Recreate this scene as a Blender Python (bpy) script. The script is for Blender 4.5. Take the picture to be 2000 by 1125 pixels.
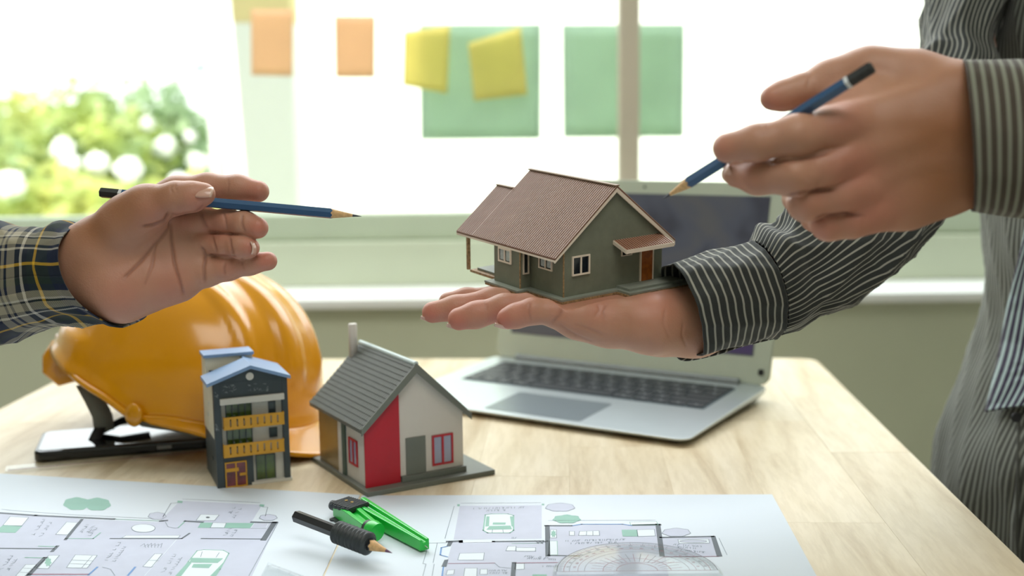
import bpy, bmesh, math, random
import numpy as np
from mathutils import Vector, Matrix, Euler

for o in list(bpy.data.objects):
    bpy.data.objects.remove(o)
SC = bpy.context.scene
COL = SC.collection
rnd = random.Random(7)

# ------------------------------------------------------------------ camera
F = 2300.0                      # focal length in pixels of the 2000 x 1125 frame
PITCH = math.atan((562.5 - 238.0) / F)
TZ = 0.75                       # table top
CZ = TZ + 0.28
CAMR = Matrix.Rotation(math.pi / 2 - PITCH, 3, 'X') @ Matrix.Rotation(-0.012, 3, 'Z')
CAMP = Vector((0, 0, CZ))
cam_data = bpy.data.cameras.new('camera')
cam = bpy.data.objects.new('camera', cam_data)
COL.objects.link(cam)
cam.matrix_world = Matrix.Translation(CAMP) @ CAMR.to_4x4()
cam_data.sensor_width = 36.0
cam_data.lens = 36.0 * F / 2000.0
cam_data.clip_start = 0.02
cam_data.clip_end = 400
cam_data.dof.use_dof = True
cam_data.dof.focus_distance = 0.80
cam_data.dof.aperture_fstop = 4.6
SC.camera = cam

# ------------------------------------------------------------------ world, sun, lamps, exposure
world = bpy.data.worlds.new('world')
SC.world = world
world.use_nodes = True
wn = world.node_tree
bg = wn.nodes['Background']
bg.inputs['Strength'].default_value = 2.3
tc = wn.nodes.new('ShaderNodeTexCoord')
sx = wn.nodes.new('ShaderNodeSeparateXYZ')
wr = wn.nodes.new('ShaderNodeValToRGB')
wr.color_ramp.elements[0].position = 0.0
wr.color_ramp.elements[0].color = (0.95, 0.98, 0.97, 1)
wr.color_ramp.elements[1].position = 0.9
wr.color_ramp.elements[1].color = (0.78, 0.9, 1.0, 1)
wn.links.new(tc.outputs['Generated'], sx.inputs[0])
wn.links.new(sx.outputs['Z'], wr.inputs[0])
wn.links.new(wr.outputs[0], bg.inputs[0])


def lamp(name, kind, energy, loc, target, size=None, color=(1, 1, 1)):
    d = bpy.data.lights.new(name, kind)
    d.energy = energy
    d.color = color
    if kind == 'AREA':
        d.shape = 'RECTANGLE'
        d.size, d.size_y = size
    if kind == 'SUN':
        d.angle = 0.02
    o = bpy.data.objects.new(name, d)
    COL.objects.link(o)
    o.location = loc
    o.rotation_euler = (Vector(target) - Vector(loc)).to_track_quat('-Z', 'Y').to_euler()
    return o


lamp('sun', 'SUN', 5.0, (-6, -10, 14), (-1.5, 8, 0), color=(1.0, 0.96, 0.88))
lamp('window_daylight', 'AREA', 36.0, (-0.1, 1.9, 1.98), (-0.0, 0.6, 0.75), (2.6, 0.9), (0.95, 0.98, 1.0))
lamp('left_fill_light', 'AREA', 16.0, (-2.24, 1.05, 1.55), (-.3, 1.5, .75), (.9, .9), (0.96, 0.99, 1.0))  # added fill lamp at the solid left wall, brightens the wall below the sill
lamp('overhead_fill_light', 'AREA', 22.0, (0.2, -0.3, 2.58), (0.15, -0.1, 0.0), (1.2, 1.2), (1.0, 0.97, 0.92))  # unseen overhead lamp added as fill for the room

SC.view_settings.view_transform = 'Standard'
SC.view_settings.look = 'None'
SC.view_settings.gamma = 1.0
SC.view_settings.use_curve_mapping = False
SC.view_settings.exposure = 0.0
SC.cycles.max_bounces = 8
SC.cycles.transparent_max_bounces = 24


# ------------------------------------------------------------------ helpers: where a photographed point stands at a known distance
def ray(x, y):
    return CAMR @ Vector(((x - 1000.0) / F, (562.5 - y) / F, -1.0))


def atY(x, y, Y):
    d = ray(x, y)
    return CAMP + d * (Y / d.y)


def atZ(x, y, z=TZ):
    d = ray(x, y)
    return CAMP + d * ((z - CZ) / d.z)


def lin(c):
    out = []
    for v in c[:3]:
        v = v / 255.0
        out.append(v / 12.92 if v <= 0.04045 else ((v + 0.055) / 1.055) ** 2.4)
    return (out[0], out[1], out[2], 1.0)


# ------------------------------------------------------------------ materials
class NT:
    """small node helper"""
    def __init__(s, name):
        s.m = bpy.data.materials.new(name)
        s.m.use_nodes = True
        s.t = s.m.node_tree
        s.b = s.t.nodes['Principled BSDF']
        s.out = s.t.nodes['Material Output']

    def n(s, kind, **kw):
        x = s.t.nodes.new('ShaderNode' + kind)
        for k, v in kw.items():
            setattr(x, k, v)
        return x

    def l(s, a, b):
        s.t.links.new(a, b)

    def ramp(s, fac, stops, interp='LINEAR'):
        r = s.n('ValToRGB')
        r.color_ramp.interpolation = interp
        e = r.color_ramp.elements
        while len(e) > 1:
            e.remove(e[0])
        e[0].position, e[0].color = stops[0]
        for p, c in stops[1:]:
            q = e.new(p)
            q.color = c
        if fac is not None:
            s.l(fac, r.inputs[0])
        return r

    def noise(s, scale, detail=3, rough=0.5, vec=None, dist=0.0):
        x = s.n('TexNoise')
        x.inputs['Scale'].default_value = scale
        x.inputs['Detail'].default_value = detail
        x.inputs['Roughness'].default_value = rough
        x.inputs['Distortion'].default_value = dist
        if vec is not None:
            s.l(vec, x.inputs['Vector'])
        return x

    def bump(s, height, strength=0.3, dist=0.001, normal=None):
        x = s.n('Bump')
        x.inputs['Strength'].default_value = strength
        x.inputs['Distance'].default_value = dist
        s.l(height, x.inputs['Height'])
        if normal is not None:
            s.l(normal, x.inputs['Normal'])
        s.l(x.outputs[0], s.b.inputs['Normal'])
        return x

    def mix(s, fac, a, b, mode='MIX'):
        x = s.n('Mix')
        x.data_type = 'RGBA'
        x.blend_type = mode
        for sock, v in ((x.inputs[0], fac), (x.inputs[6], a), (x.inputs[7], b)):
            if isinstance(v, (int, float, tuple)):
                sock.default_value = v
            else:
                s.l(v, sock)
        return x.outputs[2]

    def math(s, op, a, b=None, c=None):
        x = s.n('Math')
        x.operation = op
        for i, v in enumerate((a, b, c)):
            if v is None:
                continue
            if isinstance(v, (int, float)):
                x.inputs[i].default_value = v
            else:
                s.l(v, x.inputs[i])
        return x.outputs[0]


def mat(name, rgb, rough=0.5, metal=0.0, vary=0.04, scale=60, bump=0.0, bscale=300, spec=None, coat=0.0, bdist=0.0005):
    t = NT(name)
    c = lin(rgb)
    co = t.n('TexCoord').outputs['Object']
    if vary > 0:
        nz = t.noise(scale, 3, vec=co)
        lo = tuple(v * (1 - vary * 1.5) for v in c[:3]) + (1,)
        hi = tuple(min(1, v * (1 + vary * 1.5)) for v in c[:3]) + (1,)
        r = t.ramp(nz.outputs['Fac'], [(0.3, lo), (0.7, hi)])
        t.l(r.outputs[0], t.b.inputs['Base Color'])
    else:
        t.b.inputs['Base Color'].default_value = c
    t.b.inputs['Roughness'].default_value = rough
    t.b.inputs['Metallic'].default_value = metal
    if spec is not None:
        t.b.inputs['Specular IOR Level'].default_value = spec
    if coat:
        t.b.inputs['Coat Weight'].default_value = coat
        t.b.inputs['Coat Roughness'].default_value = 0.08
    if bump > 0:
        t.bump(t.noise(bscale, 3, vec=co).outputs['Fac'], bump, bdist)
    return t.m


def glass_mat(name, tint=(1, 1, 1), gloss=0.08, rough=0.02, fres=True, ior=1.45):
    t = NT(name)
    t.t.nodes.remove(t.b)
    tr = t.n('BsdfTransparent')
    tr.inputs[0].default_value = (*tint, 1)
    gl = t.n('BsdfGlossy')
    gl.inputs['Roughness'].default_value = rough
    mx = t.n('MixShader')
    if fres:
        fr = t.n('Fresnel')
        fr.inputs['IOR'].default_value = ior
        front = t.math('SUBTRACT', 1.0, t.n('NewGeometry').outputs['Backfacing'])      # reflect on the outer faces only
        t.l(t.math('MULTIPLY', t.math('MULTIPLY', fr.outputs[0], gloss), front), mx.inputs[0])
    else:
        mx.inputs[0].default_value = gloss
    t.l(tr.outputs[0], mx.inputs[1])
    t.l(gl.outputs[0], mx.inputs[2])
    t.l(mx.outputs[0], t.out.inputs[0])
    return t.m


def sheet_mat(name, rgb, trans=0.5):
    """thin coloured paper lit from behind: diffuse and translucent"""
    t = NT(name)
    t.t.nodes.remove(t.b)
    c = lin(rgb)
    nz = t.noise(14, 3, vec=t.n('TexCoord').outputs['Object'])
    r = t.ramp(nz.outputs['Fac'], [(0.3, tuple(v * 0.93 for v in c[:3]) + (1,)), (0.7, c)])
    d = t.n('BsdfDiffuse')
    tl = t.n('BsdfTranslucent')
    t.l(r.outputs[0], d.inputs[0])
    t.l(r.outputs[0], tl.inputs[0])
    mx = t.n('MixShader')
    mx.inputs[0].default_value = trans
    t.l(d.outputs[0], mx.inputs[1])
    t.l(tl.outputs[0], mx.inputs[2])
    t.l(mx.outputs[0], t.out.inputs[0])
    return t.m


M = {}
M['wall'] = mat('wall_paint', (206, 210, 184), 0.8, vary=0.03, scale=4, bump=0.15, bscale=180)
M['room'] = mat('room_paint', (205, 207, 200), 0.85, vary=0.02, scale=3)
M['floor'] = mat('floor_screed', (150, 142, 130), 0.5, vary=0.06, scale=6)
M['frame'] = mat('window_frame_paint', (200, 208, 184), 0.45, vary=0.02, scale=8)
M['sash'] = mat('sash_paint', (188, 200, 176), 0.45, vary=0.02, scale=8)
M['mullion'] = mat('mullion_paint', (196, 186, 166), 0.5, vary=0.03, scale=8)
M['sill'] = mat('sill_paint', (246, 247, 243), 0.35, vary=0.01, scale=8)
M['pane'] = glass_mat('window_glass', (0.99, 1.0, 0.99), 0.5, 0.01)


# ------------------------------------------------------------------ mesh builder
class MB:
    def __init__(s):
        s.v, s.f, s.mi, s.sm = [], [], [], []
        s.X = Matrix.Identity(4)

    def add(s, vs, fs, mi=0, smooth=False):
        b = len(s.v)
        for p in vs:
            s.v.append(tuple(s.X @ Vector(p)))
        for f in fs:
            s.f.append(tuple(b + i for i in f))
            s.mi.append(mi)
            s.sm.append(smooth)
        return s

    def box(s, x0, x1, y0, y1, z0, z1, mi=0):
        vs = [(x, y, z) for z in (z0, z1) for y in (y0, y1) for x in (x0, x1)]
        return s.add(vs, [(0, 2, 3, 1), (4, 5, 7, 6), (0, 1, 5, 4), (2, 6, 7, 3), (0, 4, 6, 2), (1, 3, 7, 5)], mi)

    def prism(s, poly, e, mi=0, smooth=False):
        """poly: 3d points in a plane, e: extrusion vector"""
        n = len(poly)
        p = [Vector(q) for q in poly]
        e = Vector(e)
        nrm = Vector((0, 0, 0))
        for i in range(n):
            nrm += p[i].cross(p[(i + 1) % n])
        if nrm.dot(e) > 0:
            p = p[::-1]
        vs = p + [q + e for q in p]
        fs = [tuple(range(n)), tuple(range(2 * n - 1, n - 1, -1))]
        fs += [(i, i + n, (i + 1) % n + n, (i + 1) % n) for i in range(n)]
        return s.add(vs, fs, mi, smooth)

    def tube(s, pts, rad, n=12, mi=0, caps=True, smooth=True, sides=None, up=None, sx=1.0):
        pts = [Vector(p) for p in pts]
        if isinstance(rad, (int, float)):
            rad = [rad] * len(pts)
        rings = []
        u0 = None
        for i, p in enumerate(pts):
            a = pts[max(i - 1, 0)]
            b = pts[min(i + 1, len(pts) - 1)]
            t = (b - a).normalized()
            if u0 is None:
                ref = Vector(up) if up is not None else (Vector((0, 0, 1)) if abs(t.z) < 0.9 else Vector((1, 0, 0)))
            else:
                ref = u0
            u = (ref - t * ref.dot(t)).normalized()
            u0 = u
            w = t.cross(u)
            rings.append([p + (u * math.cos(k * 2 * math.pi / n) + w * math.sin(k * 2 * math.pi / n) * sx) * rad[i] for k in range(n)])
        vs = [q for r in rings for q in r]
        fs = []
        for i in range(len(pts) - 1):
            for k in range(n):
                fs.append((i * n + k, i * n + (k + 1) % n, (i + 1) * n + (k + 1) % n, (i + 1) * n + k))
        s.add(vs, fs, mi, smooth)
        if caps:
            s.add(rings[0], [tuple(range(n - 1, -1, -1))], mi)
            s.add(rings[-1], [tuple(range(n))], mi)
        return s

    def lathe(s, prof, c=(0, 0, 0), n=24, mi=0, smooth=True):
        vs, fs = [], []
        for r, z in prof:
            for k in range(n):
                a = 2 * math.pi * k / n
                vs.append((c[0] + r * math.cos(a), c[1] + r * math.sin(a), c[2] + z))
        for i in range(len(prof) - 1):
            for k in range(n):
                fs.append((i * n + k, i * n + (k + 1) % n, (i + 1) * n + (k + 1) % n, (i + 1) * n + k))
        fs.append(tuple(range(n - 1, -1, -1)))
        fs.append(tuple((len(prof) - 1) * n + k for k in range(n)))
        return s.add(vs, fs, mi, smooth)

    def ball(s, c, r, n=10, m=6, mi=0):
        if isinstance(r, (int, float)):
            r = (r, r, r)
        vs, fs = [(c[0], c[1], c[2] - r[2])], []
        for i in range(1, m):
            th = math.pi * i / m
            for k in range(n):
                a = 2 * math.pi * k / n
                vs.append((c[0] + r[0] * math.sin(th) * math.cos(a), c[1] + r[1] * math.sin(th) * math.sin(a), c[2] - r[2] * math.cos(th)))
        vs.append((c[0], c[1], c[2] + r[2]))
        for k in range(n):
            fs.append((0, 1 + (k + 1) % n, 1 + k))
            fs.append((len(vs) - 1, 1 + (m - 2) * n + k, 1 + (m - 2) * n + (k + 1) % n))
        for i in range(m - 2):
            for k in range(n):
                a = 1 + i * n
                fs.append((a + k, a + (k + 1) % n, a + n + (k + 1) % n, a + n + k))
        return s.add(vs, fs, mi, True)

    def build(s, name, mats, parent=None, bevel=0.0, seg=2, solid=0.0, subd=0):
        me = bpy.data.meshes.new(name)
        me.from_pydata(s.v, [], s.f)
        if not isinstance(mats, (list, tuple)):
            mats = [mats]
        for m in mats:
            me.materials.append(m)
        me.polygons.foreach_set('material_index', s.mi)
        me.polygons.foreach_set('use_smooth', s.sm)
        me.update()
        o = bpy.data.objects.new(name, me)
        COL.objects.link(o)
        if parent is not None:
            o.parent = parent
        if solid:
            q = o.modifiers.new('thickness', 'SOLIDIFY')
            q.thickness = abs(solid)
            q.offset = -1 if solid > 0 else 0
        if bevel > 0:
            q = o.modifiers.new('edge', 'BEVEL')
            q.width = bevel
            q.segments = seg
            q.limit_method = 'ANGLE'
            q.angle_limit = 0.6
        if subd:
            q = o.modifiers.new('smooth', 'SUBSURF')
            q.levels = q.render_levels = subd
        return o


def box(name, m, parent, x0, x1, y0, y1, z0, z1, bevel=0.0):
    return MB().box(x0, x1, y0, y1, z0, z1).build(name, m, parent, bevel)


def tag(o, label=None, cat=None, group=None, kind=None):
    if label:
        o['label'] = label
    if cat:
        o['category'] = cat
    if group:
        o['group'] = group
    if kind:
        o['kind'] = kind
    return o


def thing(name, label, cat, loc=(0, 0, 0), rot=(0, 0, 0), group=None):
    o = bpy.data.objects.new(name, None)
    o.empty_display_size = 0.02
    COL.objects.link(o)
    o.location = loc
    o.rotation_euler = rot
    return tag(o, label, cat, group)


def struct(o, label=None):
    return tag(o, label, None, None, 'structure')


def sempty(name, loc=(0, 0, 0)):
    o = bpy.data.objects.new(name, None)
    COL.objects.link(o)
    o.location = loc
    o['kind'] = 'structure'
    return o


# ------------------------------------------------------------------ the room
RX0, RX1, RY0, RY1, RH = -2.3, 2.2, -1.9, 1.95, 2.62
struct(box('floor', M['floor'], None, RX0 - .1, RX1 + .1, RY0 - .1, 2.17, -0.08, 0.0), 'plain grey floor of the room')
struct(box('ceiling', M['room'], None, RX0 - .1, RX1 + .1, RY0 - .1, 2.17, RH, RH + .1), 'plain pale ceiling')
struct(box('wall_left', M['room'], None, RX0 - .1, RX0, RY0, 2.17, 0, RH), 'plain pale left wall')
struct(box('wall_right', M['room'], None, RX1, RX1 + .1, RY0, 2.17, 0, RH), 'plain pale right wall')
struct(box('wall_front', M['room'], None, RX0 - .1, RX1 + .1, RY0 - .1, RY0, 0, RH), 'plain pale wall behind the viewer')
OX0, OX1, OZ0, OZ1 = -1.6, 1.7, 0.738, 2.35          # window opening
wb = MB()
wb.box(RX0, RX1, RY1, 2.17, 0, OZ0 - .012)
wb.box(RX0, RX1, RY1, 2.17, OZ1, RH)
wb.box(RX0, OX0, RY1, 2.17, OZ0 - .012, OZ1)
wb.box(OX1, RX1, RY1, 2.17, OZ0 - .012, OZ1)
struct(wb.build('wall_back', M['wall']), 'olive grey painted wall below the wide window')
struct(box('trim_1', M['sill'], None, OX0 - .04, OX1 + .04, 1.918, 2.1, OZ0 - .011, OZ0 + .006, 0.003), 'white window sill catching the daylight')

win = sempty('window_1', (0, 0, 0))
win['label'] = 'wide window with pale green frame and a grey brown upright bar'
WY = 2.10
box('window_frame', M['frame'], win, OX0, OX1, WY - .03, WY + .04, OZ0 + .006, .824, .004)
box('sash_rail', M['sash'], win, OX0 + .05, OX1 - .05, WY - .018, WY + .02, .8245, .872, .004)
box('window_frame', M['frame'], win, OX0, OX1, WY - .03, WY + .04, OZ1 - .06, OZ1, .004)
box('window_frame', M['frame'], win, OX0, OX0 + .05, WY - .03, WY + .04, .824, OZ1 - .06, .004)
box('window_frame', M['frame'], win, OX1 - .05, OX1, WY - .03, WY + .04, .824, OZ1 - .06, .004)
px = atY(1228, 200, WY - .01).x
box('mullion', M['mullion'], win, px - .0185, px + .0185, WY - .022, WY + .012, .872, OZ1 - .06, .004)
box('mullion', M['mullion'], win, -1.22, -1.18, WY - .022, WY + .012, .872, OZ1 - .06, .004)
for a, b in ((OX0 + .05, -1.22), (-1.18, px - .0185), (px + .0185, OX1 - .05)):
    box('pane', M['pane'], win, a, b, WY + .016, WY + .019, .872, OZ1 - .06)

# notes and sheets stuck to the glass
M['orange_note'] = sheet_mat('orange_note_paper', (250, 218, 190), 0.75)
M['yellow_note'] = sheet_mat('yellow_note_paper', (255, 242, 176), 0.75)
M['green_sheet'] = sheet_mat('green_sheet_paper', (206, 226, 208), 0.62)


def stuck(name, m, corners, Y, label, cat, group, curl=0.0):
    """a slightly curling sheet; corners TL, TR, BR, BL as seen from the room"""
    a, b, c, d = [atY(x, y, Y) for x, y in corners]
    mb = MB()
    n = 8
    vs = []
    for j in range(n + 1):
        t = j / n
        for i in range(n + 1):
            u = i / n
            p = (a * (1 - u) + b * u) * (1 - t) + (d * (1 - u) + c * u) * t
            vs.append(p + Vector((0, -curl * (t ** 2.2), 0)))
    fs = [(j * (n + 1) + i, (j + 1) * (n + 1) + i, (j + 1) * (n + 1) + i + 1, j * (n + 1) + i + 1) for j in range(n) for i in range(n)]
    mb.add(vs, fs, 0, True)
    o = mb.build(name, m, None, solid=0.0003)
    return tag(o, label, cat, group)


GY = WY + .015
stuck('sticky_note', M['orange_note'], [(490, 18), (572, 18), (572, 149), (491, 147)], GY + .012, 'orange sticky note on the window, the one further from the yellow notes', 'sticky note', 'orange sticky notes')
stuck('sticky_note', M['orange_note'], [(653, 31), (733, 31), (733, 152), (655, 152)], GY, 'orange sticky note on the window, the one nearer the yellow notes', 'sticky note', 'orange sticky notes', .002)
stuck('sticky_note', M['yellow_note'], [(789, 62), (879, 50), (874, 183), (787, 167)], GY - .012, 'yellow sticky note overhanging the side edge of a green sheet', 'sticky note', 'yellow sticky notes', .006)
stuck('sticky_note', M['yellow_note'], [(914, 84), (1017, 52), (1030, 185), (926, 197)], GY - .012, 'tilted yellow sticky note wholly over a green sheet', 'sticky note', 'yellow sticky notes', .008)
stuck('paper_sheet', M['green_sheet'], [(820, 48), (1057, 47), (1056, 271), (822, 273)], GY + .008, 'pale green paper sheet on the window behind yellow sticky notes', 'paper', 'green sheets on the window')
stuck('paper_sheet', M['green_sheet'], [(1098, 48), (1337, 47), (1335, 267), (1100, 269)], GY + .008, 'pale green paper sheet on the window crossed by the upright bar', 'paper', 'green sheets on the window')

# ------------------------------------------------------------------ outside
M['grass'] = mat('lawn', (120, 150, 60), 0.9, vary=0.15, scale=2)
M['house_wall'] = mat('white_render', (245, 244, 240), 0.8, vary=0.01)
M['cream'] = mat('cream_render', (236, 214, 160), 0.8, vary=0.02)
g = MB().box(-30, 30, 2.6, 60, -.25, -.1)
struct(g.build('ground', M['grass']), 'sunlit lawn outside the window')
nb = thing('neighbour_house', 'white rendered house outside the window, glaring in the sun', 'building', (0, 9, 0))
x0 = atY(412, 300, 9).x
box('wall', M['house_wall'], nb, x0, 7.5, 0, .3, -.1, 3.6)
box('roof', M['cream'], nb, x0 - .2, 7.8, -.5, 3.0, 3.6, 3.75)
box('plinth', M['house_wall'], nb, x0 + .02, 7.5, -.05, 0, -.1, .3)
pc = thing('porch_pillar', 'cream pillar outside the window behind an orange sticky note', 'pillar', (0, 3.2, 0))
xa, xb = atY(455, 100, 3.2).x, atY(570, 100, 3.2).x
MB().prism([(xa, 0, 1.3), (xb, 0, 1.3), (xb, 0, 3.0), (xa - .1, 0, 3.0)], (0, .12, 0)).build('shaft', M['cream'], pc, .004)
MB().prism([(xa + .06, 0, -.1), (xb, 0, -.1), (xb, 0, 1.3), (xa + .0, 0, 1.3)], (0, .12, 0)).build('base', M['house_wall'], pc, .004)

# shrubs
def leaf_mat(name, a, b, tr=.45):
    t = NT(name)
    t.t.nodes.remove(t.b)
    oi = t.n('TexNoise')
    oi.inputs['Scale'].default_value = 3.0
    t.l(t.n('TexCoord').outputs['Object'], oi.inputs['Vector'])
    r = t.ramp(oi.outputs['Fac'], [(0.38, lin(a)), (0.62, lin(b))])
    d = t.n('BsdfDiffuse')
    tl = t.n('BsdfTranslucent')
    t.l(r.outputs[0], d.inputs[0])
    t.l(r.outputs[0], tl.inputs[0])
    mx = t.n('MixShader')
    mx.inputs[0].default_value = tr
    t.l(d.outputs[0], mx.inputs[1])
    t.l(tl.outputs[0], mx.inputs[2])
    t.l(mx.outputs[0], t.out.inputs[0])
    return t.m


LEAF = [leaf_mat('yellow_green_leaf', (236, 234, 158), (198, 210, 140)), leaf_mat('mid_green_leaf', (178, 198, 152), (220, 228, 150)),
        leaf_mat('grey_green_leaf', (176, 198, 168), (204, 222, 180))]
M['bark'] = mat('bark', (110, 90, 66), 0.9, vary=.15)
M['flower'] = mat('glint_white', (252, 252, 250), 0.7, vary=.01)  # white for the blobs that imitate blurred highlights among the leaves


def shrub(c, r, h, mi, label, nleaf, glints=(), group='shrubs in the garden', rr=None):
    rg = random.Random(int(c[0] * 1000) + 5)
    t = thing('shrub', label, 'shrub', c, group=group)
    mb = MB()
    vs, fs = [], []
    for k in range(nleaf):
        th = rg.uniform(0, 2 * math.pi)
        zz = rg.uniform(-1, 1)
        q = rg.uniform(.55, 1.0) * (1 + .18 * math.sin(th * 3 + c[0]) + .15 * math.sin(zz * 7 + th * 2))
        p = Vector((math.sqrt(1 - zz * zz) * math.cos(th) * r * q, math.sqrt(1 - zz * zz) * math.sin(th) * r * q, h * .55 + zz * h * .45 * q))
        s = rg.uniform(.05, .09)
        m3 = Euler((rg.uniform(-1, 1), rg.uniform(-1, 1), rg.uniform(0, 6.28))).to_matrix()
        b = len(vs)
        for q2 in ((-s * .4, -s, 0), (s * .4, -s, 0), (s * .5, 0, s * .15), (0, s, 0), (-s * .5, 0, s * .15)):
            vs.append(p + m3 @ Vector(q2))
        fs.append((b, b + 1, b + 2, b + 3, b + 4))
    mb.add(vs, fs)
    f = mb.build('foliage', LEAF[mi], t)
    f['kind'] = 'stuff'
    st = MB()
    for k in range(7):
        a = k * 0.9
        st.tube([(0.03 * math.cos(a), .03 * math.sin(a), 0), (r * .3 * math.cos(a), r * .3 * math.sin(a), h * .4), (r * .6 * math.cos(a), r * .6 * math.sin(a), h * .8)], [.02, .014, .006], 6)
    st.build('stem', M['bark'], t)
    for fx, fy, fr in glints:  # white balls put in as the round out-of-focus highlights of the foliage
        p = atY(fx, fy, c[1] - r * .98) - Vector(c)
        fb = MB()
        fb.ball(p, fr, 10, 7)
        for k in range(26):
            d = Vector((rg.gauss(0, 1), rg.gauss(0, 1), rg.gauss(0, 1))).normalized()
            fb.ball(p + d * fr * .9, fr * .3, 6, 4)
        fb.build('glint_blob', M['flower'], t)
    return t


def at_ground(x, Y):
    return (atY(x, 300, Y).x, Y, -.1)


def hpx(y, Y):      # height above the lawn of a crown whose top is seen at row y
    return atY(200, y, Y).z + .1


shrub(at_ground(25, 9.5), .62, hpx(170, 9.5), 0, 'yellow green shrub at the edge of the garden view', 1700, [])
shrub(at_ground(172, 9.0), .44, hpx(166, 9.0), 1, 'tall green shrub with a cluster of white highlight blobs', 1500, [(122, 292, .075), (138, 322, .075), (190, 320, .075), (250, 332, .09)])
shrub(at_ground(245, 10.4), .42, hpx(210, 10.4), 1, 'green shrub with a white highlight blob behind the hand with the pencil', 1200, [(322, 288, .085), (288, 242, .05)])
shrub(at_ground(318, 10.8), .44, hpx(158, 10.8), 2, 'pale green shrub behind the raised knuckles', 1100, [(386, 322, .10), (372, 268, .05)])
shrub(at_ground(382, 11.5), .36, hpx(225, 11.5), 2, 'grey green shrub beside the white house', 900, [])
shrub(at_ground(95, 8.2), .5, hpx(330, 8.2), 0, 'low yellow green shrub in front of the taller ones', 1000, [(20, 362, .09)])
shrub(at_ground(300, 8.0), .55, hpx(345, 8.0), 0, 'low lime shrub under the pencil end', 1000, [(352, 362, .07)])
shrub(at_ground(-60, 8.6), .5, hpx(215, 8.6), 1, 'green shrub cut off by the edge of the picture', 1000, [])

M['lamp_metal'] = mat('lamp_metal', (120, 135, 140), 0.5, .6)
sl = thing('street_lamp', 'thin grey street lamp outside the window', 'street lamp', (atY(430, 200, 13).x, 8.9, -.1))
lx = atY(427, 200, 8.9).x
sl.location = (lx - .02, 8.9, -.1)
tz = atY(427, 128, 8.9).z + .1
MB().tube([(0, 0, 0), (0, 0, tz)], [.02, .012], 8).build('pole', M['lamp_metal'], sl)
MB().tube([(0, 0, tz), (-.05, 0, tz + .03), (-.09, 0, tz + .0)], .01, 8).ball((-.11, 0, tz - .02), (.06, .04, .028)).build('lamp_head', M['lamp_metal'], sl)

# ------------------------------------------------------------------ table of edge-glued staves
def wood_mat():
    t = NT('pale_rubberwood')
    co = t.n('TexCoord').outputs['Object']
    mp = t.n('Mapping')
    mp.inputs['Scale'].default_value = (26, 3.2, 26)
    t.l(co, mp.inputs[0])
    oi = t.n('ObjectInfo')
    off = t.n('VectorMath')
    off.operation = 'ADD'
    t.l(mp.outputs[0], off.inputs[0])
    cb = t.n('CombineXYZ')
    t.l(t.math('MULTIPLY', oi.outputs['Random'], 40.0), cb.inputs[0])
    t.l(t.math('MULTIPLY', oi.outputs['Random'], 17.0), cb.inputs[1])
    t.l(cb.outputs[0], off.inputs[1])
    n1 = t.noise(1.0, 6, .62, off.outputs[0], .6)
    n2 = t.noise(9.0, 4, .6, off.outputs[0])
    c1 = t.ramp(n1.outputs['Fac'], [(0.28, lin((188, 166, 130))), (0.45, lin((217, 202, 172))), (0.7, lin((230, 218, 194)))])
    c2 = t.ramp(n2.outputs['Fac'], [(0.42, (0.84, 0.81, 0.76, 1)), (0.56, (1, 1, 1, 1))])
    c = t.mix(0.45, c1.outputs[0], c2.outputs[0], 'MULTIPLY')
    tone = t.ramp(oi.outputs['Random'], [(0.0, (0.90, 0.88, 0.85, 1)), (0.5, (1.0, 0.98, 0.95, 1)), (1.0, (1.0, 1.0, 1.0, 1))])
    c = t.mix(1.0, c, tone.outputs[0], 'MULTIPLY')
    t.l(c, t.b.inputs['Base Color'])
    t.b.inputs['Roughness'].default_value = 0.42
    t.bump(n2.outputs['Fac'], 0.08, 0.0006)
    return t.m


M['wood'] = wood_mat()
TR = Vector((.3555, 1.3625, 0))
TYAW = math.radians(-3.0)
tb = thing('table', 'light wooden table with a pale top of long glued staves', 'table', (TR.x, TR.y, 0), (0, 0, TYAW))
TW, TD = .86, .92
rg = random.Random(3)
x = 0.0
first = True
while x > -TW + 1e-4:
    w = min(rg.uniform(.062, .082), x + TW)
    if x + TW - w < .03:
        w = x + TW
    y = 0.0
    while y > -TD + 1e-4:
        l = min(rg.uniform(.28, .5), y + TD)
        if y + TD - l < .08:
            l = y + TD
        mb = MB()
        if first:
            r = .022
            poly = [(x - w + .0002, y - l + .0002, TZ - .026), (x - .0002, y - l + .0002, TZ - .026)]
            poly += [(x - r + r * math.cos(a), y - r + r * math.sin(a), TZ - .026) for a in [k * math.pi / 16 for k in range(9)]]
            poly += [(x - w + .0002, y, TZ - .026)]
            mb.prism(poly, (0, 0, .026))
            first = False
        else:
            mb.box(x - w + .00003, x - .00003, y - l + .00003, y - .00003, TZ - .026, TZ)
        mb.build('stave', M['wood'], tb, .00012, 1)
        y -= l
    x -= w
for lx_, ly_ in ((-.05, -.05), (-TW + .05, -.05), (-.05, -TD + .05), (-TW + .05, -TD + .05)):
    box('leg', M['wood'], tb, lx_ - .025, lx_ + .025, ly_ - .025, ly_ + .025, 0, TZ - .027, .003)
box('apron', M['wood'], tb, -TW + .076, -.076, -.06, -.04, TZ - .1, TZ - .027, .001)
box('apron', M['wood'], tb, -TW + .04, -TW + .06, -TD + .076, -.076, TZ - .1, TZ - .027, .001)
box('apron', M['wood'], tb, -.06, -.04, -TD + .076, -.076, TZ - .1, TZ - .027, .001)

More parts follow.
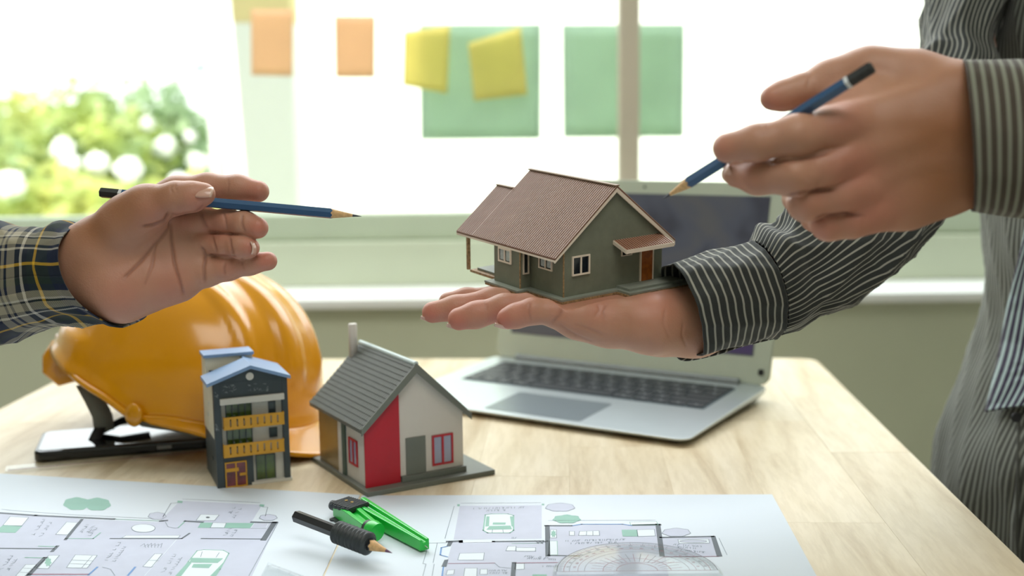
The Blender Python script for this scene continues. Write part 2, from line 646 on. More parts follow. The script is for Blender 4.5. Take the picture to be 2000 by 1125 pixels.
# ------------------------------------------------------------------ printed sheets
M['paper'] = mat('white_plan_paper', (206, 216, 226), 0.55, vary=.008, scale=10)
INK = [mat('ink_room_fill', (186, 192, 210), .6, vary=.02), mat('ink_wall', (78, 88, 98), .6, vary=.02), mat('ink_green', (132, 178, 164), .6, vary=.03),
       mat('ink_line', (122, 136, 148), .6, vary=0), mat('ink_blue', (92, 138, 196), .6, vary=0), mat('ink_red', (140, 78, 104), .6, vary=0),
       mat('ink_white', (214, 224, 232), .6, vary=0)]
FILL, WALL, GRN, LN, BLU, RED, WHT = range(7)
PZ = TZ + .0004                 # top of the paper


class Print:
    """flat print on a sheet: every figure is laid on the paper plane"""
    def __init__(s):
        s.mb = MB()

    def P(s, p, lv):
        q = atZ(p[0], p[1], PZ)
        q.z = PZ + .00004 * lv
        return q

    def fill(s, pts, c, lv=1):
        v = [s.P(p, lv) for p in pts]
        nz = sum((v[i].x * v[(i + 1) % len(v)].y - v[(i + 1) % len(v)].x * v[i].y) for i in range(len(v)))
        if nz < 0:
            v = v[::-1]
        s.mb.add(v, [tuple(range(len(v)))], c)

    def line(s, pts, w=.0005, c=LN, lv=3, closed=False):
        v = [s.P(p, lv) for p in pts]
        if closed:
            v.append(v[0])
        for a, b in zip(v[:-1], v[1:]):
            d = (b - a)
            if d.length < 1e-6:
                continue
            d = d.normalized()
            n = Vector((-d.y, d.x, 0)) * w / 2
            e = d * w / 2
            s.mb.add([a - n - e, b - n + e, b + n + e, a + n - e], [(0, 1, 2, 3)], c)

    def box(s, pts, c=WHT, o=LN, lv=2, w=.0004):
        s.fill(pts, c, lv)
        s.line(pts, w, o, lv + 1, True)

    def ell(s, x, y, rx, ry, c=None, o=LN, lv=2, wob=0.0, n=28, w=.0004):
        pts = [(x + rx * (1 + wob * math.sin(7 * t)) * math.cos(t), y + ry * (1 + wob * math.sin(7 * t)) * math.sin(t)) for t in [2 * math.pi * k / n for k in range(n)]]
        if c is not None:
            s.fill(pts, c, lv)
        if o is not None:
            s.line(pts, w, o, lv + 1, True)

    def text(s, x, y, dx, dy, n, ux, uy, c=LN, seed=1):
        """a run of small illegible figures as in the photograph: n strokes from (x, y) along (dx, dy), letter height (ux, uy)"""
        r = random.Random(seed)
        for k in range(n):
            if r.random() < .14:
                continue
            bx, by = x + dx * k, y + dy * k
            t = r.choice((0, 1, 2, 3))
            A, B, C2, D = (bx, by), (bx + ux, by + uy), (bx + ux + dx * .6, by + uy + dy * .6), (bx + dx * .6, by + dy * .6)
            s.line(((A, B), (A, B, C2), (B, C2, D), (A, C2))[t], .0004, c, 4)


def sheet(name, label, corners_px, group):
    t = thing(name, label, 'floor plan', group=group)
    c = [atZ(x, y, PZ) for x, y in corners_px]
    t.location = (c[0].x, c[0].y, TZ)
    off = Vector(t.location)
    mb = MB()
    mb.prism([(p.x - off.x, p.y - off.y, .0001) for p in c], (0, 0, .0003))
    mb.build('paper', M['paper'], t)
    return t, off


def finish(pr, t, off):
    for i in range(len(pr.mb.v)):
        v = pr.mb.v[i]
        pr.mb.v[i] = (v[0] - off.x, v[1] - off.y, v[2] - off.z)
    o = pr.mb.build('printed_plan', INK, t)
    o['label'] = 'grey, green and slate lines of the printed plan'


def quad(a, b, c, d):
    return [a, b, c, d]


# --- left sheet
shL, offL = sheet('floor_plan_sheet', 'printed floor plan sheet lying before the three-storey model house', [(-95, 919), (703, 966.5), (457, 1500), (-900, 1500)], 'floor plan sheets on the table')
p = Print()
p.fill([(0, 1000), (168, 1014), (310, 1020), (352, 978), (512, 986), (492, 1018), (543, 1020), (480, 1150), (350, 1420), (-338, 1420), (-160, 1150), (-60, 998)], FILL, 1)
p.fill([(345, 1054), (515, 1056), (470, 1150), (265, 1150)], FILL, 2)
p.line([(-30, 1000), (70, 1007), (222, 1014)], .0026, WALL, 4)
p.line([(222, 1014), (320, 1018)], .0008, GRN, 4)
p.line([(160, 1015), (128, 1054)], .0022, WALL, 4)
p.line([(128, 1052), (182, 1052), (196, 1041)], .001, GRN, 4)
p.line([(216, 1052), (355, 1052), (370, 1042)], .0014, WALL, 4)
p.line([(394, 1052), (510, 1053)], .0014, WALL, 4)
p.line([(536, 1021), (515, 1054)], .0040, WALL, 4)
p.line([(362, 1018), (395, 1020)], .0024, WALL, 4)
p.line([(314, 1018), (325, 1017)], .0024, WALL, 4)
p.line([(492, 1020), (540, 1021)], .0024, WALL, 4)
p.line([(362, 1018), (348, 1031)], .001, GRN, 4)
p.line([(348, 1031), (342, 1032), (328, 1029), (323, 1020)], .0004, LN, 4)
p.fill([(392, 1021), (496, 1022), (488, 1032), (386, 1031)], GRN, 3)
p.box([(416, 1021), (442, 1022), (438, 1031), (411, 1031)], WHT, LN, 4)
p.box([(497, 1022), (524, 1023), (519, 1032), (490, 1032)], FILL, WHT, 4)
p.box([(392, 1005), (428, 1006), (419, 1017), (383, 1017)], WHT, LN, 3)
p.ell(406, 1011, 4, 1.5, WALL, None, 5)
p.fill([(347, 978), (357, 979), (356, 983), (346, 982)], GRN, 4)
p.fill([(508, 985), (517, 986), (515, 990), (506, 989)], GRN, 4)
p.line([(357, 975), (430, 978), (508, 982)], .0005, LN, 3)
p.line([(348, 982), (334, 983), (318, 1010)], .0005, LN, 3)
p.line([(512, 990), (523, 991), (518, 1008)], .0005, LN, 3)
p.ell(307, 1008, 17, 7, FILL, LN, 3, .06)
p.ell(524, 1011, 17, 6, FILL, LN, 3, .06)
p.ell(280, 1032, 23, 8, WHT, LN, 4, .0)
p.ell(150, 984, 26, 12.5, GRN, None, 2, .05)
p.ell(190, 985, 26, 12.5, GRN, None, 3, .05)
p.line([(3, 995), (60, 1000), (150, 1006), (300, 1013)], .0004, LN, 3)
# bed, tables
p.box([(20, 1009), (56, 1011), (42, 1028), (6, 1026)], WHT, LN, 3)
p.fill([(6, 1026), (44, 1027), (30, 1041), (-12, 1040)], GRN, 3)
p.box([(130, 1020), (152, 1021), (132, 1045), (109, 1044)], WHT, LN, 3)
p.box([(246, 1046), (352, 1046), (348, 1051), (238, 1051)], WHT, LN, 3)
p.line([(-20, 1071), (104, 1072)], .0016, WALL, 4)
p.line([(112, 1067), (102, 1077)], .0024, WALL, 4)
p.line([(76, 1067), (110, 1068)], .0012, GRN, 4)
p.line([(88, 1090), (30, 1150)], .0034, WALL, 4)
p.line([(50, 1089), (86, 1090)], .0012, GRN, 4)
p.line([(55, 1122), (172, 1122)], .0014, RED, 4)
p.line([(173, 1123), (190, 1108)], .0014, BLU, 4)
p.line([(250, 1124), (264, 1108)], .0014, BLU, 4)
p.line([(200, 1108), (216, 1112), (224, 1124)], .0004, LN, 4)
p.box([(95, 1085), (116, 1085), (94, 1111), (70, 1110)], WHT, LN, 3)
p.ell(94, 1098, 6, 8, GRN, None, 5, .2)
p.box([(147, 1084), (190, 1085), (170, 1110), (130, 1109)], WHT, LN, 3)
p.line([(180, 1086), (160, 1109)], .0004, LN, 5)
p.line([(140, 1094), (182, 1096)], .0004, LN, 5)
p.line([(136, 1101), (176, 1103)], .0004, LN, 5)
p.box([(302, 1082), (317, 1082), (296, 1108), (279, 1107)], WHT, LN, 3)
p.line([(309, 1095), (290, 1095)], .0004, LN, 5)
p.box([(50, 1103), (72, 1103), (40, 1140), (18, 1140)], WHT, LN, 3)
for k in range(4):
    p.line([(46 - k * 7, 1110 + k * 8), (66 - k * 7, 1111 + k * 8)], .0004, LN, 5)
# car
p.box([(385, 1076), (398, 1074), (436, 1075), (447, 1081), (430, 1112), (405, 1150), (330, 1150), (368, 1097)], WHT, GRN, 3, .0008)
p.fill([(374, 1090), (436, 1091), (425, 1100), (370, 1099)], GRN, 5)
p.fill([(378, 1102), (415, 1102), (408, 1110), (374, 1109)], GRN, 5)
p.fill([(368, 1097), (374, 1100), (352, 1128), (340, 1128)], GRN, 5)
p.fill([(437, 1098), (440, 1094), (420, 1126), (408, 1128)], GRN, 5)
p.line([(395, 1078), (392, 1088)], .0004, LN, 5)
p.line([(428, 1080), (422, 1089)], .0004, LN, 5)
p.line([(543, 1021), (486, 1125)], .0005, LN, 3)
p.line([(330, 1054), (345, 1054), (282, 1125)], .0004, WHT, 3)
for a in ((62, 1044, 3, -4.2, 8), (76, 1048, 3, -4.2, 7), (155, 1040, 2.6, -3, 6), (168, 1041, 2.6, -3, 6), (172, 1046, 2.6, -3, 6), (205, 1094, 3, -4, 9), (220, 1096, 3, -4, 8),
          (440, 1010, 2.6, -3.4, 6), (452, 1012, 2.6, -3.4, 6), (436, 1046, 2.4, -3, 5), (449, 1047, 2.4, -3, 5), (315, 1118, 3, -4.4, 9), (328, 1122, 3, -4.4, 8), (0, 1112, 3, -4, 7), (12, 1114, 3, -4, 6)):
    p.text(a[0], a[1], a[2], a[3], a[4] * 1, 5, .4, LN, int(a[0]))
for k in range(6):
    p.line([(274 + k * 7, 1067 + .8 * math.sin(k)), (282 + k * 7, 1062 + math.sin(k * 2)), (284 + k * 6, 1070)], .0003, LN, 4)
p.line([(482, 1150), (352, 1420), (-336, 1420)], .0034, WALL, 4)
p.line([(-160, 1150), (-338, 1420)], .0026, WALL, 4)
p.line([(120, 1180), (20, 1420)], .0020, WALL, 4)
p.line([(-120, 1250), (95, 1250)], .0020, WALL, 4)
p.box([(180, 1230), (300, 1230), (260, 1310), (130, 1310)], WHT, LN, 3)
p.fill([(60, 1300), (120, 1300), (100, 1360), (30, 1360)], GRN, 3)
finish(p, shL, offL)

# --- right sheet
shR, offR = sheet('floor_plan_sheet', 'printed floor plan sheet under the clear protractor', [(706.5, 967.5), (1508, 965.5), (1800, 1500), (460, 1500)], 'floor plan sheets on the table')
p = Print()
p.fill([(898, 988), (1058, 987), (1058, 1052), (886, 1054)], FILL, 1)
p.fill([(884, 1058), (1068, 1056), (1068, 1026), (1288, 1024), (1292, 1049), (1396, 1048), (1410, 1086), (1300, 1088), (1310, 1150), (1366, 1420), (777, 1420), (858, 1150)], FILL, 1)
p.fill([(893, 985), (898, 985), (898, 989), (893, 989)], GRN, 3)
p.fill([(1058, 984), (1063, 984), (1063, 987), (1058, 987)], GRN, 3)
p.line([(900, 983), (1056, 982)], .0004, LN, 3)
p.line([(887, 989), (869, 1052)], .0004, LN, 3)
p.line([(875, 1058), (900, 1057), (900, 1059)], .0028, WALL, 4)
p.fill([(876, 1058), (885, 1058), (880, 1067), (872, 1067)], WALL, 4)
p.line([(900, 1059), (964, 1058)], .0022, WHT, 4)
p.line([(964, 1058), (1060, 1057)], .0022, WALL, 4)
p.line([(1000, 1062), (1060, 1061)], .0006, GRN, 4)
p.line([(1069, 1028), (1070, 1085)], .0032, WALL, 4)
p.line([(1066, 1027), (1115, 1027)], .0022, WALL, 4)
p.line([(1238, 1026), (1288, 1025)], .0026, WALL, 4)
p.line([(1118, 1027), (1136, 1024), (1216, 1024), (1234, 1027)], .0012, BLU, 4)
p.box([(1230, 1020), (1282, 1019), (1286, 1026), (1232, 1026)], WHT, GRN, 4)
p.line([(1071, 1017), (1280, 1016)], .0004, LN, 3)
p.line([(1285, 1025), (1293, 1085)], .0034, WALL, 4)
p.line([(1291, 1050), (1392, 1048)], .0022, WALL, 4)
p.fill([(1388, 1047), (1397, 1047), (1411, 1087), (1400, 1087)], WALL, 4)
p.line([(1296, 1088), (1404, 1087)], .0008, RED, 4)
p.line([(1071, 1085), (1130, 1086)], .0016, WALL, 4)
p.line([(1404, 1051), (1420, 1084)], .0004, LN, 3)
# car of the right sheet
p.box([(948, 1006), (960, 1004), (992, 1004), (1003, 1007), (1003, 1036), (996, 1041), (952, 1041), (944, 1036)], WHT, GRN, 3, .001)
p.fill([(950, 1009), (956, 1009), (955, 1028), (948, 1029)], GRN, 5)
p.fill([(996, 1009), (1002, 1009), (1003, 1030), (999, 1028)], GRN, 5)
p.fill([(956, 1028), (997, 1027), (1000, 1034), (950, 1035)], GRN, 5)
p.fill([(963, 1021), (988, 1021), (987, 1025), (962, 1025)], GRN, 5)
p.line([(962, 1035), (961, 1041)], .0004, LN, 5)
p.line([(982, 1035), (983, 1041)], .0004, LN, 5)
p.ell(1094, 991, 28, 8, FILL, LN, 3, .05)
p.ell(1107, 1014, 26, 8, GRN, GRN, 3, .08)
p.ell(1321, 1040, 27, 8, FILL, LN, 3, .06)
# furniture
p.box([(898, 1081), (946, 1080), (944, 1094), (894, 1094)], WHT, LN, 3)
p.box([(992, 1067), (1008, 1067), (1007, 1076), (988, 1076)], WHT, LN, 3)
p.box([(1008, 1070), (1046, 1070), (1046, 1077), (1008, 1077)], WHT, LN, 4)
p.box([(1075, 1035), (1087, 1035), (1087, 1051), (1074, 1051)], WHT, LN, 3)
p.ell(1081, 1043, 4.5, 6, GRN, None, 5, .2)
p.box([(1073, 1057), (1088, 1057), (1089, 1084), (1072, 1084)], WHT, GRN, 3)
p.box([(1112, 1038), (1122, 1038), (1122, 1046), (1112, 1046)], WHT, LN, 3)
p.box([(1132, 1038), (1170, 1037), (1171, 1046), (1130, 1046)], WHT, LN, 3)
p.line([(1146, 1038), (1145, 1046)], .0004, LN, 5)
p.line([(1158, 1038), (1158, 1046)], .0004, LN, 5)
p.fill([(1214, 1035), (1244, 1035), (1246, 1048), (1216, 1048)], GRN, 4)
p.box([(1244, 1035), (1278, 1034), (1280, 1047), (1246, 1048)], WHT, LN, 3)
p.box([(1324, 1054), (1384, 1053), (1386, 1061), (1326, 1062)], WHT, LN, 3)
p.ell(1354, 1057.5, 26, 2.6, FILL, LN, 4)
p.line([(874, 1067), (862, 1070), (860, 1084), (874, 1088)], .001, BLU, 4)
p.fill([(868, 1094), (876, 1093), (872, 1107), (862, 1107)], WALL, 4)
p.line([(876, 1101), (966, 1100)], .0008, RED, 4)
p.line([(1003, 1100), (1090, 1099)], .0010, RED, 4)
p.line([(1004, 1100), (1000, 1150)], .0030, WALL, 4)
p.line([(866, 1108), (860, 1150)], .0010, BLU, 4)
p.line([(966, 1100), (975, 1108), (996, 1110)], .0004, LN, 4)
p.box([(908, 1110), (932, 1110), (930, 1150), (902, 1150)], WHT, LN, 3)
p.box([(874, 1114), (888, 1113), (886, 1122), (871, 1123)], WHT, LN, 3)
p.box([(938, 1112), (952, 1112), (952, 1122), (937, 1122)], WHT, LN, 3)
p.box([(1007, 1101), (1024, 1101), (1024, 1112), (1006, 1113)], WHT, LN, 3)
p.fill([(1040, 1122), (1068, 1122), (1068, 1150), (1038, 1150)], GRN, 3)
p.line([(838, 1061), (826, 1101)], .0004, LN, 3)
p.line([(854, 1061), (846, 1099)], .0004, LN, 3)
p.line([(826, 1101), (832, 1102), (826, 1125)], .0004, LN, 3)
p.line([(836, 1061), (872, 1060)], .0004, LN, 3)
p.line([(848, 1102), (844, 1125)], .0004, LN, 3)
for a in ((925, 995, 4.2, -.1, 24), (950, 999, 4, -.1, 10), (1105, 1058, 4.2, -.1, 28), (1115, 1063, 4.2, -.1, 22), (1315, 1065, 4, .3, 14), (1322, 1070, 4, .3, 10), (1020, 1088, 4, .2, 14), (1030, 1092, 4, .2, 14),
          (955, 1116, 4, 0, 9), (957, 1121, 4, 0, 9), (1060, 1108, 4, 0, 8), (1330, 1076, 4, .4, 12), (1000, 1052, 3, 0, 3), (1060, 1059, 3, 0, 4)):
    p.text(a[0], a[1], a[2], a[3], a[4], .3, -2.6, LN, int(a[0]))
for k in range(5):
    p.line([(1045 + k * 4, 1056 + (k % 2) * 5), (1052 + k * 4, 1062 - (k % 2) * 4)], .0005, WALL, 5)
p.line([(858, 1150), (777, 1420), (1366, 1420), (1311, 1150)], .0034, WALL, 4)
p.line([(1100, 1180), (1085, 1420)], .0022, WALL, 4)
p.line([(1100, 1280), (1338, 1280)], .0018, WALL, 4)
p.box([(880, 1220), (980, 1220), (960, 1300), (850, 1300)], WHT, LN, 3)
p.fill([(1180, 1310), (1260, 1310), (1275, 1370), (1185, 1370)], GRN, 3)
finish(p, shR, offR)


# ------------------------------------------------------------------ plane helper for the models
def local_hit(obj, x, y, axis, val):
    """the point of obj's own plane (axis = val) that is photographed at pixel x, y"""
    m = Matrix.Translation(obj.location) @ obj.rotation_euler.to_matrix().to_4x4()
    im = m.inverted()
    o = im @ CAMP
    d = (im.to_3x3() @ ray(x, y))
    return o + d * ((val - o[axis]) / d[axis])


# ------------------------------------------------------------------ laptop
M['alu'] = mat('silver_aluminium', (196, 204, 206), .34, .75, vary=.01, spec=.5)
M['alu_lid'] = mat('silver_bezel', (176, 186, 170), .5, .15, vary=.01)
M['key'] = mat('black_keys', (46, 50, 54), .45, vary=.03)
M['keytext'] = mat('key_legend', (170, 176, 180), .5, vary=0)
M['well'] = mat('keyboard_well', (92, 104, 110), .45, .4, vary=.02)
M['pad'] = mat('touchpad_glass', (128, 138, 144), .28, .3, vary=.01)
M['rubber'] = mat('black_rubber', (24, 24, 26), .7, vary=.03)
LY = math.radians(-32.0)
FR = Vector((.1490, .984, TZ))
LW, LD = .325, .226
FL = FR - Vector((math.cos(LY), math.sin(LY), 0)) * LW
lap = thing('laptop', 'open silver laptop with a dark screen behind the held house', 'laptop', FL, (0, 0, LY))
lap.scale = (1.0, .895, .93)


def rrect(x0, x1, y0, y1, r, z, n=6):
    out = []
    for cx, cy, a0 in ((x1 - r, y1 - r, 0), (x0 + r, y1 - r, 90), (x0 + r, y0 + r, 180), (x1 - r, y0 + r, 270)):
        for k in range(n + 1):
            a = math.radians(a0 + 90 * k / n)
            out.append((cx + r * math.cos(a), cy + r * math.sin(a), z))
    return out


mb = MB()
a = rrect(0, LW, 0, LD, .012, 0)
nb_ = len(a)
lo_ = rrect(.006, LW - .006, .006, LD - .004, .012, 0)
vs = []
for (x_, y_, _), (x2, y2, _) in zip(a, lo_):
    vs.append((x2, y2, .003))
for (x_, y_, _) in a:
    vs.append((x_, y_, .0060 + .005 * y_ / LD))
for (x_, y_, _) in a:
    vs.append((x_, y_, .0078 + .008 * y_ / LD))
fs = [tuple(range(nb_ - 1, -1, -1)), tuple(range(2 * nb_, 3 * nb_))]
for j in range(2):
    fs += [(j * nb_ + i, j * nb_ + (i + 1) % nb_, (j + 1) * nb_ + (i + 1) % nb_, (j + 1) * nb_ + i) for i in range(nb_)]
mb.add(vs, fs)
mb.build('base', M['alu'], lap, .0008, 2)


def ztop(y):
    return .0078 + .008 * y / LD


slope = Matrix.Translation((0, 0, .0078)) @ Matrix.Rotation(math.atan(.008 / LD), 4, 'X')
for (fx, fy) in ((.02, .02), (LW - .02, .02), (.02, LD - .02), (LW - .02, LD - .02)):
    MB().lathe([(.006, 0), (.0065, .0015), (.006, .0035)], (fx, fy, -.0003), 14).build('rubber_foot', M['rubber'], lap)
kb = MB()
kb.X = slope
kb.prism(rrect(.0245, .3005, .1055, .2005, .003, .0000, 3), (0, 0, .0003))
kbo = kb.build('keyboard', M['well'], lap)
rows = [(.1895, .0078, [.0185] * 14), (.1735, .0150, [.0185] * 13 + [.0275]), (.1545, .0150, [.0275] + [.0185] * 13), (.1355, .0150, [.0325] + [.0185] * 11 + [.0325 - .0055 + .005]),
        (.1165, .0150, [.0425] + [.0185] * 10 + [.0425 - .001]), (.1065 - .0095, .0150, [.0185, .0185, .0185, .0235, .094, .0235, .0185, .0185, .0185, .0185])]
keymesh = {}
rk = random.Random(2)
ry0 = .1985
hs = [.009] + [.0160] * 5
yy = .1995
for ri, (_, _, ws) in enumerate(rows):
    hk = hs[ri] + .0004
    tot = sum(ws)
    sc = .272 / tot
    xx = .0265
    for w_ in ws:
        wk = w_ * sc
        key = (round(wk, 4), ri == 0)
        if key not in keymesh:
            kk = MB()
            kw, kh = wk - .0022, hk - .0022
            kk.prism(rrect(-kw / 2, kw / 2, -kh / 2, kh / 2, .0013, 0, 2), (0, 0, .0011))
            if kw > .012 and ri and kw < .03:
                kk.box(-.0018, .0018, -.0004, .0004, .00111, .00114, 1)
                kk.box(-.0004, .0004, -.0018, .0018, .00111, .00114, 1)
            o = kk.build('key', [M['key'], M['keytext']], kbo)
            keymesh[key] = o.data
        else:
            o = bpy.data.objects.new('key', keymesh[key])
            COL.objects.link(o)
            o.parent = kbo
        pos = slope @ Vector((xx + wk / 2, yy - hk / 2, .0003))
        o.location = pos
        o.rotation_euler = (math.atan(.008 / LD), 0, 0)
        xx += wk
    yy -= hk
tp = MB()
tp.X = slope
tp.prism(rrect(.110, .215, .010, .084, .003, .00002, 3), (0, 0, .0002))
tp.build('touchpad', M['pad'], lap)

lidE = bpy.data.objects.new('lid', None)
LIDX = LY
mbh = MB()
mbh.tube([(.03, LD - .0035, .0165), (LW - .03, LD - .0035, .0165)], .0048, 12)
mbh.build('hinge', mat('hinge_grey', (120, 126, 126), .5, .4), lap)
OPEN = math.radians(16)
lidM = Matrix.Translation((0, LD - .001, .016)) @ Matrix.Rotation(-OPEN, 4, 'X')   # lid local: x along width, z up, y away
LH = .224
ml = MB()
ml.X = lidM
ml.prism([(x_, 0, z_) for x_, z_, _ in rrect(0, LW, 0, LH, .011, 0)], (0, .0055, 0))
lid = ml.build('lid', M['alu_lid'], lap, .001, 2)


def screen_mat():
    t = NT('lit_screen_image')
    uv = t.n('TexCoord').outputs['Object']
    n1 = t.noise(11, 2, .5, uv, .8)
    r1 = t.ramp(n1.outputs['Fac'], [(0.35, lin((84, 84, 84))), (0.5, lin((72, 76, 86))), (0.62, lin((50, 52, 62))), (0.75, lin((70, 68, 80)))])
    t.b.inputs['Base Color'].default_value = (0.02, 0.02, 0.025, 1)
    t.l(r1.outputs[0], t.b.inputs['Emission Color'])
    t.b.inputs['Emission Strength'].default_value = .62
    t.b.inputs['Roughness'].default_value = .3
    return t.m


def glow(name, rgb, s=.7):
    t = NT(name)
    t.b.inputs['Base Color'].default_value = (.02, .02, .02, 1)
    t.b.inputs['Emission Color'].default_value = lin(rgb)
    t.b.inputs['Emission Strength'].default_value = s
    t.b.inputs['Roughness'].default_value = .3
    return t.m


M['screen'] = screen_mat()
sc_ = MB()
sc_.X = lidM
SX0, SX1, SZ0, SZ1 = .017, LW - .019, .030, LH - .016
sc_.box(SX0, SX1, -.0004, .0002, SZ0, SZ1, 0)
sw, sh = SX1 - SX0, SZ1 - SZ0
sc_.box(SX1 - .10, SX1 - .030, -.0006, -.0004, SZ0 + .002, SZ0 + .055, 1)
sc_.box(SX1 - .030, SX1 - .002, -.0006, -.0004, SZ0 + .002, SZ0 + .055, 2)
sc_.box(SX0 + .002, SX0 + .06, -.0006, -.0004, SZ0 + .002, SZ0 + .025, 3)
sc_.build('screen', [M['screen'], glow('screen_mauve', (112, 96, 104)), glow('screen_violet', (58, 44, 84)), glow('screen_grey', (78, 80, 84))], lid)
wc = MB()
wc.X = lidM
wc.tube([(LW / 2, -.0006, LH - .008), (LW / 2, .0003, LH - .008)], .0016, 10)
wc.build('webcam', M['rubber'], lid)
wc = MB()
wc.X = lidM
wc.prism([(x_, -.0007, z_) for x_, z_, _ in rrect(LW - .012, LW - .006, .010, .017, .002, 0, 2)], (0, .0009, 0))
wc.build('bumper', M['rubber'], lid)

# ------------------------------------------------------------------ phone and clear ruler
M['black_gloss'] = mat('black_gloss', (14, 14, 16), .12, vary=0, spec=.6)
M['screen_glass'] = mat('dark_mirror_glass', (8, 8, 10), .04, vary=0, spec=1.0, coat=1.0)
ph = thing('smartphone', 'black smartphone lying under the rear of the yellow hard hat', 'phone', (-.4045, .9615, TZ), (0, 0, math.radians(15.5)))
MB().prism(rrect(0, .152, 0, .073, .009, 0), (0, 0, .0095)).build('body', M['black_gloss'], ph, .0022, 3)
MB().prism(rrect(.0035, .1485, .0035, .0695, .007, .0096), (0, 0, .0002)).build('screen', M['screen_glass'], ph)
MB().prism([(.100, -.0003, .0035), (.112, -.0003, .0035), (.112, -.0003, .0065), (.100, -.0003, .0065)], (0, .0008, 0)).build('side_button', mat('button_metal', (150, 150, 150), .3, .8), ph, .0002)
M['acrylic'] = glass_mat('clear_acrylic', (.975, .985, .985), 1.0, .04, True, 1.5)
M['acrylic_edge'] = glass_mat('acrylic_edge', (.72, .80, .80), .35, .1, False)
M['mark'] = mat('dark_print', (70, 66, 76), .5, vary=0)
M['mark_red'] = mat('red_print', (140, 66, 80), .5, vary=0)
a = atZ(8, 926)
b = atZ(392, 889)
ang = math.atan2(b.y - a.y, b.x - a.x)
rl = thing('ruler', 'clear plastic ruler lying between the phone and the floor plan', 'ruler', (a.x, a.y + .001, TZ), (0, 0, ang))
rlen = .16
MB().box(0, rlen, 0, .016, 0.0002, .0022).build('blade', M['acrylic'], rl, .0005)
tk = MB()
tk.box(0.002, rlen - .002, .0004, .0012, .0023, .0024, 1)
for k in range(int(rlen / .001) - 4):
    tk.box(.003 + k * .001, .0032 + k * .001, .0014, .0014 + (.006 if k % 10 == 0 else .003), .0023, .0024, 0)
tk.build('scale', [M['mark'], M['mark_red']], rl)


# ------------------------------------------------------------------ hard hat
def plastic(name, rgb, rough=.28, sss=.0):
    t = NT(name)
    c = lin(rgb)
    nz = t.noise(20, 3, vec=t.n('TexCoord').outputs['Object'])
    r = t.ramp(nz.outputs['Fac'], [(0.3, tuple(v * .96 for v in c[:3]) + (1,)), (0.7, c)])
    t.l(r.outputs[0], t.b.inputs['Base Color'])
    t.b.inputs['Roughness'].default_value = rough
    t.b.inputs['Coat Weight'].default_value = .25
    t.b.inputs['Coat Roughness'].default_value = .1
    if sss:
        t.b.inputs['Subsurface Weight'].default_value = sss
        t.b.inputs['Subsurface Radius'].default_value = (.01, .006, .002)
    return t.m


M['yellow'] = plastic('yellow_plastic', (216, 146, 6), .22)
hat = thing('hard_hat', 'yellow plastic safety helmet resting on the table behind the three-storey model house', 'hard hat', (-.3016, 1.0781, TZ + .0405), (-.1447, .1875, -.6207))
HA, HB, HH = .1325, .1075, .114


def rimz(phi):
    """height of the rim around the shell: 0 in front, arching up over the side, lobe before the ear"""
    a_ = abs((phi + math.pi) % (2 * math.pi) - math.pi)      # 0 = front
    z = .010 * math.exp(-((a_ - 2.2) / .55) ** 2)
    z -= .007 * math.exp(-((a_ - 1.18) / .17) ** 2)
    return z


mb = MB()
NP, NTH = 144, 44
vs = []
for j in range(NTH + 1):
    th = math.pi / 2 * j / NTH
    rho = math.cos(th) ** .74 if j < NTH else 0
    for i in range(NP):
        phi = 2 * math.pi * i / NP
        x_, y_ = HA * rho * math.cos(phi), HB * rho * math.sin(phi)
        z_ = HH * math.sin(th) ** .92
        # crown ridges running front to back
        rd = .0055 * math.exp(-(y_ / .013) ** 4) + .0035 * (math.exp(-((y_ - .042) / .007) ** 4) + math.exp(-((y_ + .042) / .007) ** 4))
        rd *= min(1, max(0, (z_ / HH - .30) / .16))
        # raised side panel above the ear and a step near the rim
        sp = 0
        a_ = abs((phi + math.pi) % (2 * math.pi) - math.pi)
        if z_ < HH * .42:
            sp = .0060 / (1 + math.exp(-(a_ - 1.75) / .025)) * (1 / (1 + math.exp((z_ / HH - .33) / .02)))
        nn = Vector((x_ / HA ** 2, y_ / HB ** 2, z_ / HH ** 2 * .8 + 1e-6)).normalized()
        q = Vector((x_, y_, z_)) + nn * (rd + sp)
        flare = max(0, 1 - z_ / .012)
        q.x *= 1 + .035 * flare
        q.y *= 1 + .035 * flare
        q.z += rimz(phi) * max(0, 1 - z_ / .04)
        vs.append(q)
fs = [(j * NP + i, j * NP + (i + 1) % NP, (j + 1) * NP + (i + 1) % NP, (j + 1) * NP + i) for j in range(NTH) for i in range(NP)]
mb.add(vs, fs, 0, True)
shell = mb.build('shell', M['yellow'], hat, solid=.0026)
# rolled edge all round
rim = MB()
pts = []
for i in range(97):
    phi = 2 * math.pi * i / 96
    pts.append((HA * 1.036 * math.cos(phi), HB * 1.036 * math.sin(phi), rimz(phi)))
rim.tube(pts, .0030, 8, caps=False, up=(0, 0, 1))
rim.build('rolled_edge', M['yellow'], hat)
# peak
pk = MB()
vs = []
NI, NJ = 36, 8
for j in range(NJ + 1):
    t_ = j / NJ
    for i in range(NI + 1):
        phi = math.radians(-68 + 136 * i / NI)
        w_ = max(0, math.cos((phi) * 90 / 68)) ** .55
        e = .050 * w_ * t_
        vs.append((HA * 1.02 * math.cos(phi) + e, HB * 1.02 * math.sin(phi) * (1 + .03 * t_), rimz(phi) + .003 - .010 * t_ * w_ * (1 - .35 * t_)))
fs = [(j * (NI + 1) + i, (j + 1) * (NI + 1) + i, (j + 1) * (NI + 1) + i + 1, j * (NI + 1) + i + 1) for j in range(NJ) for i in range(NI)]
pk.add(vs, fs, 0, True)
M['peak'] = plastic('yellow_peak_plastic', (246, 200, 84), .3, 0)
pk.build('peak', M['yellow'], hat, solid=.0028)
